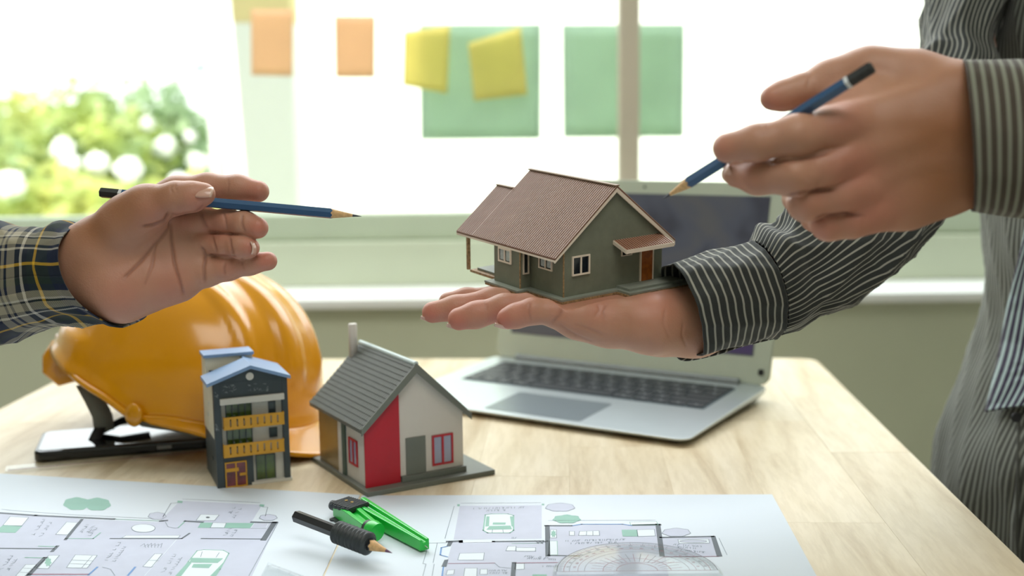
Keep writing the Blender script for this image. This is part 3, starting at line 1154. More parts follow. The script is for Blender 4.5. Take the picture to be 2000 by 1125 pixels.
# rear clip with its pale cap, side slots and eyelet
cl = MB()
HPH = 3.86
hr_ = lambda f_, z_: (HA * math.cos(HPH) + f_ * math.cos(HPH), HB * math.sin(HPH) + f_ * math.sin(HPH), z_)
cl.tube([hr_(-.008, .010), hr_(.003, .006), hr_(.0065, -.004), hr_(.005, -.014), hr_(-.002, -.019), hr_(-.012, -.013)], .0045, 12, sx=2.2, up=(-math.sin(HPH), math.cos(HPH), 0))
cl.build('rear_hook', M['yellow'], hat)
cc = MB()
cc.tube([hr_(.001, .010), hr_(.002, .020)], [.0066, .0060], 12)
cc.build('rear_cap', mat('pale_cap', (236, 214, 206), .4), hat)
for sgn in (-1, 1):
    e = MB()
    phi = sgn * 1.18
    c_ = Vector((HA * 1.05 * math.cos(phi), HB * 1.05 * math.sin(phi), rimz(phi) + .006))
    d_ = Vector((math.cos(phi) / HA, math.sin(phi) / HB, 0)).normalized()
    e.tube([c_ - d_ * .002, c_ + d_ * .0022], [.0030, .0030], 12)
    e.build('eyelet', M['rubber'], hat)
    lb = MB()
    lb.ball(c_ + Vector((0, 0, -.004)), (.011, .004, .010), 14, 8)
    lb.build('lobe', M['yellow'], hat)
M['strap'] = mat('grey_webbing', (128, 128, 118), .8, vary=.06, bump=.3, bscale=900)
M['strap_dark'] = mat('black_webbing', (34, 33, 32), .8, vary=.05)
hb = MB()
vs = []
for j, (k_, z_) in enumerate(((.86, .016), (.84, -.012))):
    for i in range(49):
        phi = 2 * math.pi * i / 48
        vs.append((HA * k_ * math.cos(phi), HB * k_ * math.sin(phi), z_ + rimz(phi) * .8 - .006 * math.cos(phi)))
hb.add(vs, [(i, i + 1, 49 + i + 1, 49 + i) for i in range(48)], 0, True)
hb.build('headband', M['strap'], hat, solid=.002)


def ribbon(mb, pts, w, wd):
    """a flat strap along pts, wd = direction of its width"""
    wd = Vector(wd).normalized() * w / 2
    vs = []
    for p_ in pts:
        vs += [Vector(p_) - wd, Vector(p_) + wd]
    mb.add(vs, [(2 * i, 2 * i + 1, 2 * i + 3, 2 * i + 2) for i in range(len(pts) - 1)], 0, True)


def hl(x_, y_, Y):     # a photographed point at depth Y in the helmet's own axes
    m = (Matrix.Translation(hat.location) @ hat.rotation_euler.to_matrix().to_4x4()).inverted()
    return m @ atY(x_, y_, Y)


st = MB()
ribbon(st, [hl(168, 752, 1.03), hl(185, 782, 1.02), hl(200, 812, 1.015), hl(204, 842, 1.012)], .017, (hat.rotation_euler.to_matrix().inverted() @ Vector((1, .3, .1))))
st.build('chin_strap', M['strap'], hat, solid=.0016)
st = MB()
ribbon(st, [hl(204, 800, 1.03), hl(200, 830, 1.014), hl(190, 848, 1.008), hl(184, 862, 1.0)], .010, (hat.rotation_euler.to_matrix().inverted() @ Vector((1, .3, 0))))
st.build('buckle_strap', M['strap_dark'], hat, solid=.0018)
st = MB()
ribbon(st, [hl(196, 842, 1.018), hl(235, 822, 1.03), hl(290, 808, 1.05)], .007, (0, 0, 1))
st.build('nape_strap', M['strap_dark'], hat, solid=.0016)

# ------------------------------------------------------------------ grey-roofed model house with the red panel
M['hw'] = mat('model_white_wall', (206, 200, 192), .5, vary=.01)
M['hred'] = mat('model_red_panel', (176, 14, 34), .4, vary=.03)
M['hgrey'] = mat('model_grey_base', (106, 110, 102), .5, vary=.03)
M['hroof'] = mat('model_grey_roof', (104, 108, 104), .42, vary=.03)
M['hroof_l'] = mat('model_pale_ridge', (190, 206, 206), .4, vary=.02)
M['hdark'] = mat('model_dark_green', (70, 88, 80), .5, vary=.02)
M['htan'] = mat('model_tan_wall', (142, 122, 86), .3, vary=.05, spec=.6)
M['hpane'] = mat('model_window_film', (150, 155, 178), .15, vary=.05, spec=.7)
rh = thing('model_house', 'small grey-roofed model house with a tall red wall panel', 'model house', (-.1112, .8590, TZ), (0, 0, .5278), 'model houses')
pa, pb, pt = .0990, .1194, .0040
wx, wy, wa, wbk, wh, whr = .0047, .0118, .0840, .0950, .0555, .0960
am_ = wa / 2
MB().prism([(0, 0, 0), (pa + .012, 0, 0), (pa + .012, pb, 0), (0, pb, 0)], (0, 0, pt)).build('base_plate', M['hgrey'], rh, .0004)
walls = MB()
walls.prism([(wx, wy, pt), (wx + wa, wy, pt), (wx + wa, wy, wh), (wx + am_, wy, whr - .003), (wx, wy, wh)], (0, wbk, 0))
walls.build('walls', M['hw'], rh, .0003)


def rp(x_, y_):
    return local_hit(rh, x_, y_, 1, wy)


def rl_(x_, y_):
    return local_hit(rh, x_, y_, 0, wx)


u1 = rp(781, 930).x
sl_ = (whr - wh) / am_
MB().prism([(wx - .0012, wy, pt), (u1, wy, pt), (u1, wy, wh + sl_ * (u1 - wx) - .004), (wx - .0012, wy, wh - .004)], (0, -.0018, 0)).build('red_panel', M['hred'], rh, .0002)
MB().box(u1 + .0005, wx + wa + .001, wy - .0035, wy, pt, pt + .0045).build('plinth', M['hgrey'], rh, .0003)
d0, d1 = rp(793, 900).x, rp(831, 900).x
zt = rp(812, 853).z
MB().box(d0, d1, wy - .0012, wy + .0005, pt + .0045, zt).build('door', M['hgrey'], rh, .0002)


def framed(parent, axis, val, c0, c1, z0, z1, out, fr, fm, pm_, mull=1, name='window', tz=0):
    """a proud window frame with panes on a plane of the model"""
    def B(mb, a0, a1, b0, b1, t0, t1, mi=0):
        lo, hi = sorted((val + out * t0, val + out * t1))
        if axis == 1:
            mb.box(a0, a1, lo, hi, b0, b1, mi)
        else:
            mb.box(lo, hi, a0, a1, b0, b1, mi)
    mb = MB()
    B(mb, c0, c1, z0, z0 + fr, 0, .0011)
    B(mb, c0, c1, z1 - fr, z1, 0, .0011)
    B(mb, c0, c0 + fr, z0 + fr, z1 - fr, 0, .0011)
    B(mb, c1 - fr, c1, z0 + fr, z1 - fr, 0, .0011)
    for k in range(mull):
        cm = c0 + (c1 - c0) * (k + 1) / (mull + 1)
        B(mb, cm - fr * .55, cm + fr * .55, z0 + fr, z1 - fr, 0, .0010)
    o = mb.build(name, fm, parent)
    pn = MB()
    B(pn, c0 + fr * .9, c1 - fr * .9, z0 + fr * .9, z1 - fr * .9, -.0001, .0003)
    pn.build('pane', pm_, o)
    return o


a_, b_ = rp(843, 851), rp(885, 903)
framed(rh, 1, wy, a_.x, b_.x, b_.z, a_.z, -1, .0016, M['hred'], M['hpane'])
a_, b_ = rl_(682, 853), rl_(700, 913)
v0, v1_ = sorted((a_.y, b_.y))
framed(rh, 0, wx, v0, v1_, rl_(692, 908).z, rl_(692, 858).z, -1, .0014, M['hred'], M['hpane'])
y0_, y1_ = rl_(664, 860).y, rl_(626, 840).y
MB().box(wx - .0012, wx, y0_, y1_, pt, wh - .003).build('side_panel', M['htan'], rh, .0002)
ya, yb = rl_(676.5, 860).y, rl_(671, 860).y
MB().box(wx - .0016, wx, ya, yb, pt, wh - .003).build('drainpipe', M['hdark'], rh, .0002)
ya, yb = rl_(671, 860).y + .0002, rl_(665, 860).y
MB().box(wx - .0022, wx, ya, yb, pt, wh - .003).build('corner_post', M['hw'], rh, .0002)
# roof: two slopes of tile courses
es, ef, eb = .0052, .0047, .0091
he_ = wh - es * sl_
sang = math.atan(sl_)
slen = (am_ + es) / math.cos(sang)
ncrs = 15
cl_ = slen / ncrs


def tile_course():
    mb = MB()
    n = 34
    L = wbk + ef + eb
    for k in range(n):
        a0 = L * k / n
        a1 = L * (k + 1) / n - .0003
        mb.add([(0, a0, 0), (0, a1, 0), (0, a0, .0009), (0, (a0 + a1) / 2, .0014), (0, a1, .0009), (cl_ * 1.05, a0, .0), (cl_ * 1.05, a1, 0), (cl_ * 1.05, a0, .0003), (cl_ * 1.05, (a0 + a1) / 2, .0008), (cl_ * 1.05, a1, .0003)],
               [(0, 1, 4, 3, 2), (5, 7, 8, 9, 6), (2, 3, 8, 7), (3, 4, 9, 8), (0, 2, 7, 5), (1, 6, 9, 4)])
    return mb


slab = MB()
th_ = .0024
L0, L1_ = wy - ef, wy + wbk + eb
for sgn in (-1, 1):
    ex = wx + am_ + sgn * (am_ + es)
    rx_ = wx + am_
    slab.prism([(ex, L0, he_), (rx_, L0, whr), (rx_, L0, whr - .0035), (ex, L0, he_ - .0026)], (0, L1_ - L0, 0))
rf = slab.build('roof', M['hroof'], rh, .0003)
first = None
for sgn in (-1, 1):
    for k in range(ncrs):
        if first is None:
            o = tile_course().build('tile_course', M['hroof'], rf)
            first = o.data
        else:
            o = bpy.data.objects.new('tile_course', first)
            COL.objects.link(o)
            o.parent = rf
        t_ = k * cl_
        ex = wx + am_ + sgn * (am_ + es - t_ * math.cos(sang))
        m_ = Matrix.Translation((ex, L0 if sgn < 0 else L1_, he_ + t_ * math.sin(sang) + .00002)) @ Matrix.Rotation(0 if sgn < 0 else math.pi, 4, 'Z') @ Matrix.Rotation(-sang, 4, 'Y')
        o.matrix_local = m_
MB().tube([(wx + am_, L0, whr + .0006), (wx + am_, L1_, whr + .0006)], .0021, 8).build('ridge_cap', M['hroof_l'], rf)
vg = MB()
for sgn in (-1, 1):
    ex = wx + am_ + sgn * (am_ + es)
    rx_ = wx + am_
    vg.prism([(ex, L0 - .0012, he_ + .0012), (rx_, L0 - .0012, whr + .0012), (rx_, L0 - .0012, whr - .0062), (ex, L0 - .0012, he_ - .0042)], (0, .0012, 0))
vg.build('verge_board', M['hgrey'], rf)
cx_ = local_hit(rh, 693.4, 706, 1, L1_ - .010).x
cz_ = local_hit(rh, 693.4, 656, 1, L1_ - .010).z
MB().lathe([(.0036, 0), (.0036, .03), (.0034, .0302)], (wx + am_ - .009, L1_ - .006, whr - .012), 16).build('chimney', M['hw'], rh)

# ------------------------------------------------------------------ slim three-storey model
M['slate'] = mat('model_slate', (52, 62, 66), .5, vary=.08)
M['tcream'] = mat('model_cream_wall', (214, 210, 190), .5, vary=.02)
M['twhite'] = mat('model_offwhite', (198, 196, 186), .5, vary=.02)
M['tblue'] = mat('model_blue_roof', (122, 152, 190), .4, vary=.03)
M['tyel'] = mat('model_ochre', (198, 146, 34), .45, vary=.04)
M['tgreen'] = mat('model_green_glass', (62, 84, 28), .15, vary=.35, scale=120, spec=.8)
M['tdark'] = mat('model_dark_window', (44, 54, 58), .2, vary=.05, spec=.7)
M['tmaroon'] = mat('model_maroon_glass', (104, 44, 50), .2, vary=.3, scale=150, spec=.7)
M['scuff'] = mat('pale_scuff', (120, 128, 130), .8, vary=.3, scale=700)
TWd, TDp = .0572, .060
tw = thing('model_house', 'slim three-storey model house with ochre balconies and a blue roof', 'model house', (-.2305, .8850, TZ), (0, 0, .39), 'model houses')
TH = .0835
TA = .0935


def tp_(x_, y_):       # crop coordinates of the facade -> local point on the front plane
    return local_hit(tw, 370 + x_ / 3.748, 670 + y_ / 3.748, 1, 0.0)


def tl_(x_, y_):
    return local_hit(tw, 370 + x_ / 3.748, 670 + y_ / 3.748, 0, 0.0)


zs = .037
MB().box(0.0004, TWd - .0004, .006, TDp, 0, zs).build('lower_walls', M['slate'], tw, .0002)
MB().box(0.0004, TWd - .0004, .006, TDp, zs, TH).build('upper_walls', M['tcream'], tw, .0002)
fx0, fx1 = tp_(232, 480).x, tp_(682, 480).x
gx0 = tp_(470, 900).x
zc1, zc0 = tp_(455, 395).z, tp_(455, 430).z
zgt = tp_(580, 835).z
zbb = tp_(470, 820).z
fac = MB()
fac.box(0, fx0, 0, .006, 0, TH)
fac.box(fx1, TWd, 0, .006, 0, TH)
fac.prism([(fx0, 0, zc0), (fx1, 0, zc0), (fx1, 0, TH), (fx0, 0, TH)], (0, .006, 0))
fac.prism([(0, 0, TH), (TWd, 0, TH), (TWd / 2, 0, TA)], (0, .006, 0))
fac.box(fx0, gx0, 0, .006, 0, zbb)
fac.build('front_wall', M['slate'], tw, .0002)
rec = MB()
rec.box(fx0, fx1, .0045, .0058, 0.0, zc0)
rec.build('recess_wall', M['twhite'], tw)
MB().box(fx0 - .001, fx1 + .0012, -.0030, 0.0, zc0, zc1 + .001).build('cornice', M['twhite'], tw, .0003)
MB().box(gx0 - .002, TWd + .001, -.0012, .0045, 0, .0022).build('doorstep', M['twhite'], tw, .0002)


def win_t(x0, y0, x1, y1, fm, pm_, fr=.0007, mull=1, name='window', plane=.0045):
    a_, b_ = tp_(x0, y0), tp_(x1, y1)
    return framed(tw, 1, plane, a_.x, b_.x, b_.z, a_.z, -1, fr, fm, pm_, mull, name)


win_t(265, 440, 465, 560, M['slate'], M['tgreen'], .0006, 3)
win_t(583, 436, 640, 530, M['slate'], M['tdark'], .0006, 0)
win_t(275, 640, 472, 760, M['slate'], M['tgreen'], .0006, 3)
win_t(590, 630, 652, 692, M['slate'], M['tdark'], .0006, 0)
win_t(490, 830, 642, 1004, M['slate'], M['tgreen'], .0006, 1, 'glass_door')
o = win_t(258, 876, 425, 1040, M['tyel'], M['tmaroon'], .0009, 1, 'shopfront_window', 0)
a_, b_ = tp_(262, 922), tp_(360, 934)
MB().box(a_.x, b_.x, -.0011, 0, b_.z, a_.z).build('transom', M['tyel'], tw)
a_, b_ = tp_(368, 950), tp_(420, 962)
MB().box(a_.x, b_.x, -.0011, 0, b_.z, a_.z).build('transom', M['tyel'], tw)
for (y0, y1) in ((520, 612), (718, 812)):
    x0_, x1_ = tp_(243, y0).x, tp_(688, y0).x
    zt_, zb_ = tp_(460, y0).z, tp_(460, y1).z
    bl = MB()
    bl.box(x0_, x1_, -.0034, -.0026, zb_, zb_ + .0022)
    bl.box(x0_, x1_, -.0034, -.0026, zt_ - .0018, zt_)
    n_ = 9
    for k in range(n_):
        w_ = (x1_ - x0_) / n_
        bl.box(x0_ + k * w_ + .0006, x0_ + (k + 1) * w_ - .0006, -.0034, -.0026, zb_ + .0022, zt_ - .0018)
    bal = bl.build('balcony', M['tyel'], tw)
    MB().box(x0_, x1_, -.0026, .0045, zb_, zb_ + .0010).build('floor_slab', M['tyel'], bal)
    MB().box(x0_, x0_ + .0008, -.0026, .0002, zb_ + .001, zt_).box(x1_ - .0008, x1_, -.0026, .0002, zb_ + .001, zt_).build('end_panel', M['tyel'], bal)
c_ = tp_(440, 242)
MB().tube([(c_.x, -.0012, c_.z), (c_.x, .0004, c_.z)], .0030, 16).build('round_vent', M['twhite'], tw)
sc2 = MB()
r2 = random.Random(5)
for cx0, cy0, wd_, hg, n_ in ((295, 335, 45, 28, 16), (500, 320, 75, 32, 22), (205, 600, 12, 40, 8), (200, 380, 10, 25, 5)):
    for k in range(n_):
        q = tp_(cx0 + r2.uniform(-wd_, wd_), cy0 + r2.uniform(-hg, hg))
        l_ = r2.uniform(.0004, .0014)
        an = r2.uniform(0, 3.14)
        dx_, dz_ = math.cos(an) * l_, math.sin(an) * l_
        sc2.prism([(q.x - dx_, -.00002, q.z - dz_), (q.x + dx_, -.00002, q.z + dz_), (q.x + dx_ - dz_ * .4, -.00002, q.z + dz_ + dx_ * .4), (q.x - dx_ - dz_ * .4, -.00002, q.z - dz_ + dx_ * .4)], (0, -.00008, 0))
so = sc2.build('paint_scuffs', M['scuff'], tw)
so['kind'] = 'stuff'
# roof
rm = MB()
ov_ = .0052
for sgn in (-1, 1):
    ex = TWd / 2 + sgn * (TWd / 2 + ov_ * (1 if sgn < 0 else .4))
    dz_ = (TA - TH) / (TWd / 2)
    hz_ = TA - dz_ * abs(ex - TWd / 2)
    ya_ = TDp * .62 if sgn < 0 else TDp
    rm.prism([(ex, -.004, hz_), (TWd / 2, -.004, TA), (TWd / 2, -.004, TA + .0028), (ex, -.004, hz_ + .0028)], (0, ya_ * .8 + .004, 0))
rm.build('roof', M['tblue'], tw, .0002)
ta_ = tl_(97, 120)
ST = .0965
MB().box(0.0002, TWd * .66, .040, TDp, zs, ST).build('stair_tower', M['tcream'], tw, .0002)
MB().box(-.0012, TWd * .66 + .001, .038, TDp + .001, ST, ST + .0026).build('tower_roof', M['tblue'], tw, .0003)
q = local_hit(tw, 370 + 163 / 3.748, 670 + 215 / 3.748, 1, .040)
MB().box(q.x - .0022, q.x + .0018, .0394, .0402, q.z - .0015, q.z + .0018).build('vent', M['tdark'], tw)
for (vx, vz) in ((.020, .018), (.036, .050), (.030, .060)):
    MB().box(.0000, .0005, vx, vx + .002, vz, vz + .003).build('vent', M['tdark'] if vz < .03 else M['twhite'], tw)

# ------------------------------------------------------------------ brown-roofed model house on the palm
M['ol'] = mat('model_olive_wall', (112, 116, 100), .55, vary=.05, scale=150)
M['ol_base'] = mat('model_olive_base', (128, 134, 122), .6, vary=.04, scale=150)
M['ply'] = mat('cut_board_edge', (150, 122, 86), .7, vary=.3, scale=500)
M['broof'] = mat('model_brown_roof', (112, 78, 62), .45, vary=.05)
M['brib'] = mat('model_roof_rib', (172, 142, 124), .45, vary=.03)
M['bcream'] = mat('model_cream_trim', (222, 208, 190), .5, vary=.02)
M['bridge'] = mat('model_ridge_tan', (142, 120, 100), .6, vary=.05)
M['bdoor'] = mat('model_brown_door', (152, 84, 28), .45, vary=.2, scale=260)
M['bwin'] = mat('model_window_dark', (26, 32, 38), .08, vary=.05, spec=.8)
M['bcurt'] = mat('model_curtain', (176, 186, 184), .5, vary=.12, scale=500)
M['bawn'] = mat('model_awning', (122, 66, 36), .65, vary=.05)
T0 = atY(1100.6, 581, .78)
hh = thing('model_house', 'brown-roofed olive model house standing on the open palm', 'model house', T0, (.0859, -.0533, .6119), 'model houses')
A_, V1, J, V2, E_, G_, HE, HR, L_, L1h, HR2, AM = .0880, .0375, .0088, .0689, .0095, .0030, .0272, .0706, .1168, .0958, .0581, .0431
BT = .0030
SLP = (HR - HE) / (AM + E_)


def roofz(u):
    return HE + SLP * (u + E_) if u <= AM else HR - (HR - HE) / (A_ + E_ - AM) * (u - AM)


def hp(x_, y_, axis, val):
    return local_hit(hh, 880 + x_ / 4.017, 320 + y_ / 4.017, axis, val)


# cut-board base in two layers
bo = .0055
s0 = hp(1290, 985, 2, 0).x
outline = [(-bo, -bo), (s0, -bo), (s0, -bo - .013), (A_ + .013, -bo - .013), (A_ + .013, .020), (A_ + .004, .020), (A_ + .004, V2 + .004), (-J - bo, V2 + .004), (-J - bo, V1 - bo + .0005), (-bo, V1 - bo + .0005)]
base = MB().prism([(u, v, -BT) for u, v in outline], (0, 0, BT * .55)).build('lower_base', M['ply'], hh, .0001, 1)
MB().prism([(u - (.0004 if u < 0 else -.0004), v, -BT * .44) for u, v in outline], (0, 0, BT * .44)).build('base_plate', M['ol_base'], hh)
MB().box(s0 + .004, A_ + .008, -bo - .008, 0, 0.0001, .0016).build('door_step', M['ol_base'], hh)
pc_ = hp(152, 824, 2, 0)
MB().box(pc_.x, .026, V2 + .0042, min(pc_.y, L_), -.0022, -.0004).build('porch_base', M['ply'], hh)
MB().box(pc_.x + .004, .026, V2 + .0005, min(pc_.y, L_) - .004, -.0003, .0012).build('porch_floor', M['ol_base'], hh)
cs = [(0, 0), (A_, 0), (A_, roofz(A_) - .0006), (AM, HR - .0008), (0, roofz(0) - .0006)]
MB().prism([(u, 0, z) for u, z in cs], (0, V2, 0)).build('walls', M['ol'], hh, .0001, 1)
MB().prism([(-J, V1, 0), (0, V1, 0), (0, V1, roofz(0) - .0006), (-J, V1, roofz(-J) - .0006)], (0, V2 - V1, 0)).build('bay', M['ol'], hh, .0001, 1)
for (u, v) in ((0, 0), (-J, V1)):
    MB().box(u - .0004, u + .0004, v - .0004, v + .0004, 0, roofz(u) - .0008).build('corner_strip', M['ply'], hh)
post = hp(243, 800, 0, -J)
MB().box(-J, -J + .0022, L_ - .014, L_ - .0118, .0014, roofz(-J) - .001).build('porch_post', M['ply'], hh)
MB().box(.020, .0222, L_ - .014, L_ - .0118, .0014, .045).build('porch_post', M['ply'], hh)


def hwin(x0, y0, x1, y1, axis, val, pm_, mull=1, fr=.0011):
    a_, b_ = hp(x0, y0, axis, val), hp(x1, y1, axis, val)
    k = 0 if axis == 1 else 1
    c0, c1 = sorted((a_[k], b_[k]))
    zz0, zz1 = sorted((a_[2], b_[2]))
    o = framed(hh, axis, val, c0, c1, zz0, zz1, -1, fr, M['bcream'], M['bwin'], mull)
    return o, c0, c1, zz0, zz1


hwin(950, 728, 1088, 858, 1, 0, M['bwin'])
hwin(1337, 668, 1418, 712, 1, 0, M['bwin'], 1, .0007)
for (x0, y0, x1, y1, val) in ((380, 648, 480, 790, -J), (697, 722, 803, 845, 0.0)):
    o, c0, c1, z0_, z1_ = hwin(x0, y0, x1, y1, 0, val, M['bwin'])
    ct = MB()
    cm = (c0 + c1) / 2
    for (q0, q1) in ((c0 + .0012, cm - .0016), (cm + .001, c1 - .0022)):
        n_ = 10
        zz = [(q0 + (q1 - q0) * k / n_) for k in range(n_ + 1)]
        vs = []
        for k, yv in enumerate(zz):
            vs += [(val - .0005 - .0001 * (k % 2), yv, z0_ + .0016 + .0006 * (k % 2)), (val - .0005 - .0001 * (k % 2), yv, z1_ - .0011)]
        ct.add(vs, [(2 * k, 2 * k + 1, 2 * k + 3, 2 * k + 2) for k in range(n_)])
    ct.build('curtain', M['bcurt'], o)
hwin(564, 690, 611, 860, 1, V1, M['bwin'], 0, .0009)
a_, b_ = hp(1483, 668, 1, 0), hp(1583, 890, 1, 0)
dr = MB()
dr.box(a_.x, a_.x + .0011, -.0012, 0, .0017, a_.z)
dr.box(b_.x - .0011, b_.x, -.0012, 0, .0017, a_.z)
dr.box(a_.x, b_.x, -.0012, 0, a_.z - .001, a_.z)
dro = dr.build('door', M['bcream'], hh)
MB().box(a_.x + .0016, b_.x - .0011, -.0009, 0.0003, .0017, a_.z - .001).build('door_leaf', M['bdoor'], dro)


def slope_panel(name, u0, z0, u1, z1, v0, v1, th, m, mr, parent, spacing=.00212):
    """corrugated panel between two level edges"""
    mb = MB()
    mb.prism([(u0, v0, z0), (u1, v0, z1), (u1, v0, z1 - th), (u0, v0, z0 - th)], (0, v1 - v0, 0))
    o = mb.build(name, m, parent)
    rb = MB()
    n = int((v1 - v0) / spacing)
    h = .00042
    for k in range(n + 1):
        v = v0 + k * (v1 - v0 - .0005) / n
        rb.add([(u0, v, z0), (u0, v + .00062, z0), (u1, v + .00062, z1), (u1, v, z1), (u0, v + .0001, z0 + h), (u0, v + .00052, z0 + h), (u1, v + .00052, z1 + h), (u1, v + .0001, z1 + h)],
               [(0, 1, 5, 4), (1, 2, 6, 5), (2, 3, 7, 6), (3, 0, 4, 7), (4, 5, 6, 7)])
    r = rb.build('roof_rib', mr, o)
    r['kind'] = 'stuff'
    return o


U2 = -E_ + (HR2 - HE) / SLP
slope_panel('roof_panel', -E_, HE + .001, AM, HR + .001, -G_, L1h, .0012, M['broof'], M['brib'], hh)
slope_panel('roof_panel', -E_, HE + .001, U2, HR2 + .001, L1h + .0001, L_, .0012, M['broof'], M['brib'], hh)
slope_panel('roof_panel', A_ + E_, HE + .001, AM, HR + .001, -G_, L1h, .0012, M['broof'], M['brib'], hh)
slope_panel('roof_panel', U2 * 2 + E_, HE + .001, U2, HR2 + .001, L1h + .0001, L_, .0012, M['broof'], M['brib'], hh)
MB().box(AM - .0018, AM + .0018, -G_ - .0005, L1h + .001, HR + .0008, HR + .0018).build('ridge_strip', M['bridge'], hh, .0003)
MB().box(U2 - .0016, U2 + .0016, L1h + .001, L_ + .0005, HR2 + .0008, HR2 + .0017).build('ridge_strip', M['bridge'], hh, .0003)
fb = MB()
fb.prism([(-E_, -G_, HE - .0002), (AM, -G_, HR - .0002), (AM, -G_, HR - .0030), (-E_, -G_, HE - .0022)], (0, .0012, 0))
fb.prism([(A_ + E_, -G_, HE - .0002), (AM, -G_, HR - .0002), (AM, -G_, HR - .0034), (A_ + E_, -G_, HE - .0030)], (0, .0012, 0))
fb.box(-E_, -E_ + .0010, -G_ + .0012, L_, HE - .0016, HE - .0002)
fb.build('fascia', M['bcream'], hh)
# awning over the side door
w0 = hp(1290, 600, 1, 0)
aw = .0135
zb = w0.z
za = hp(1385, 676, 1, -aw).z
ux0, ux1 = hp(1380, 680, 1, -aw).x, hp(1748, 610, 1, -aw).x
awp = MB()
awp.prism([(ux0 - .000, -aw, za), (ux0 - .000, 0, zb), (ux0 - .000, 0, zb - .001), (ux0 - .000, -aw, za - .001)], (ux1 - ux0, 0, 0))
ao = awp.build('awning', M['bawn'], hh)
rb = MB()
n = int((ux1 - ux0) / .00212)
for k in range(n + 1):
    u = ux0 + k * (ux1 - ux0 - .0006) / n
    rb.prism([(u, -aw, za), (u + .0006, -aw, za), (u + .0006, 0, zb), (u, 0, zb)], (0, 0, .0004))
r_ = rb.build('roof_rib', M['brib'], ao)
r_['kind'] = 'stuff'
MB().box(ux0 - .0004, ux1 + .0003, -aw - .0008, -aw, za - .0026, za + .0001).prism([(ux0 - .0006, -aw, za - .0026), (ux0 - .0006, -aw, za), (ux0 - .0006, 0, zb), (ux0 - .0006, 0, zb - .0026)], (.0006, 0, 0)).build('fascia', M['bcream'], ao)


# ------------------------------------------------------------------ pencils
M['p_blue'] = mat('pencil_blue_lacquer', (30, 74, 116), .35, vary=.03, coat=.4)
M['p_black'] = mat('pencil_black_lacquer', (22, 23, 26), .4, vary=.02, coat=.3)
M['p_white'] = mat('pencil_white_ring', (210, 214, 216), .4, vary=0)
M['p_wood'] = mat('pencil_cut_wood', (206, 166, 116), .65, vary=.12, scale=500)
M['p_lead'] = mat('graphite', (56, 58, 64), .4, .3, vary=0)


def pencil(name, label, tip, end, r, cap=0.0, roll=0.0, barrel='p_blue', lead='p_lead', cat='pencil', cone=.021, group=None):
    """hexagonal pencil from tip to end; barrel scalloped where the cone was cut"""
    tip, end = Vector(tip), Vector(end)
    L = (end - tip).length
    t = thing(name, label, cat, tip, group=group)
    q = (end - tip).normalized().to_track_quat('Z', 'Y')
    t.rotation_euler = (q @ Euler((0, 0, roll)).to_quaternion()).to_euler()
    n = 24

    def hexr(a):
        a = (a % (math.pi / 3)) - math.pi / 6
        return r * math.cos(math.pi / 6) / math.cos(a) * 1.0

    def ring(z, f=1.0, sc=0.0):
        out = []
        for k in range(n):
            a = 2 * math.pi * k / n
            rr = hexr(a) * f
            zz = z + sc * (.5 + .5 * math.cos(6 * a + math.pi))
            out.append((rr * math.cos(a), rr * math.sin(a), zz))
        return out

    def stack(rings, mtl, nm):
        mb = MB()
        vs = [p_ for r_ in rings for p_ in r_]
        fs = [(i * n + k, i * n + (k + 1) % n, (i + 1) * n + (k + 1) % n, (i + 1) * n + k) for i in range(len(rings) - 1) for k in range(n)]
        fs.append(tuple(range(n - 1, -1, -1)))
        fs.append(tuple((len(rings) - 1) * n + k for k in range(n)))
        mb.add(vs, fs)
        return mb.build(nm, mtl, t)
    e0 = L - cap
    stack([ring(cone, 1, -.0018), ring(cone + .01), ring(e0 - .004 if cap else L - .0004), ring(e0 if cap else L, 1 if cap else .93)], M[barrel], 'barrel')
    circ = lambda z, rr: [(rr * math.cos(2 * math.pi * k / n), rr * math.sin(2 * math.pi * k / n), z) for k in range(n)]
    stack([circ(cone * .28, r * .26), circ(cone * .9, r * .84), ring(cone + .0015, .97)], M['p_wood'], 'sharpened_wood')
    stack([circ(0, r * .03), circ(cone * .08, r * .1), circ(cone * .285, r * .262)], M[lead], 'lead')
    if cap:
        stack([ring(e0, 1.01), ring(e0 + .0022, 1.01)], M['p_white'], 'white_band')
        stack([ring(e0 + .0022), ring(L - .0012), ring(L - .0003, .93), ring(L, .7)], M['p_black'], 'black_end')
    return t


HYL = .80
penL = pencil("pencil", "blue hexagonal pencil with black end, held over the hard hat", atY(706, 422.5, .783), atY(196, 376, .800), .0036, .0155, .3, group="blue pencils")
penR = pencil('pencil', 'blue hexagonal pencil pointing down at the brown roof, black end up', atY(1294, 389, .690), atY(1704, 131, .618), .0037, .0155, .1, group='blue pencils')

# ------------------------------------------------------------------ drawing compass and its pencil
M['cgreen'] = mat('compass_green', (24, 190, 62), .35, vary=.02, coat=.3)
M['cblack'] = mat('compass_black', (44, 50, 52), .5, vary=.05)
M['brass'] = mat('brass_rivet', (200, 164, 96), .3, .9, vary=.05)
M['steel'] = mat('steel_needle', (190, 190, 186), .25, 1.0, vary=0)
cz = TZ + .0004
head = atZ(678, 985, TZ + .008)
tipn = atZ(834, 1071, TZ + .006)
cp = thing('drawing_compass', 'green plastic drawing compass with a black ribbed head', 'compass', (head.x, head.y, cz))


def cl_pt(x_, y_, h_):
    return atZ(x_, y_, cz + h_) - Vector((head.x, head.y, cz))


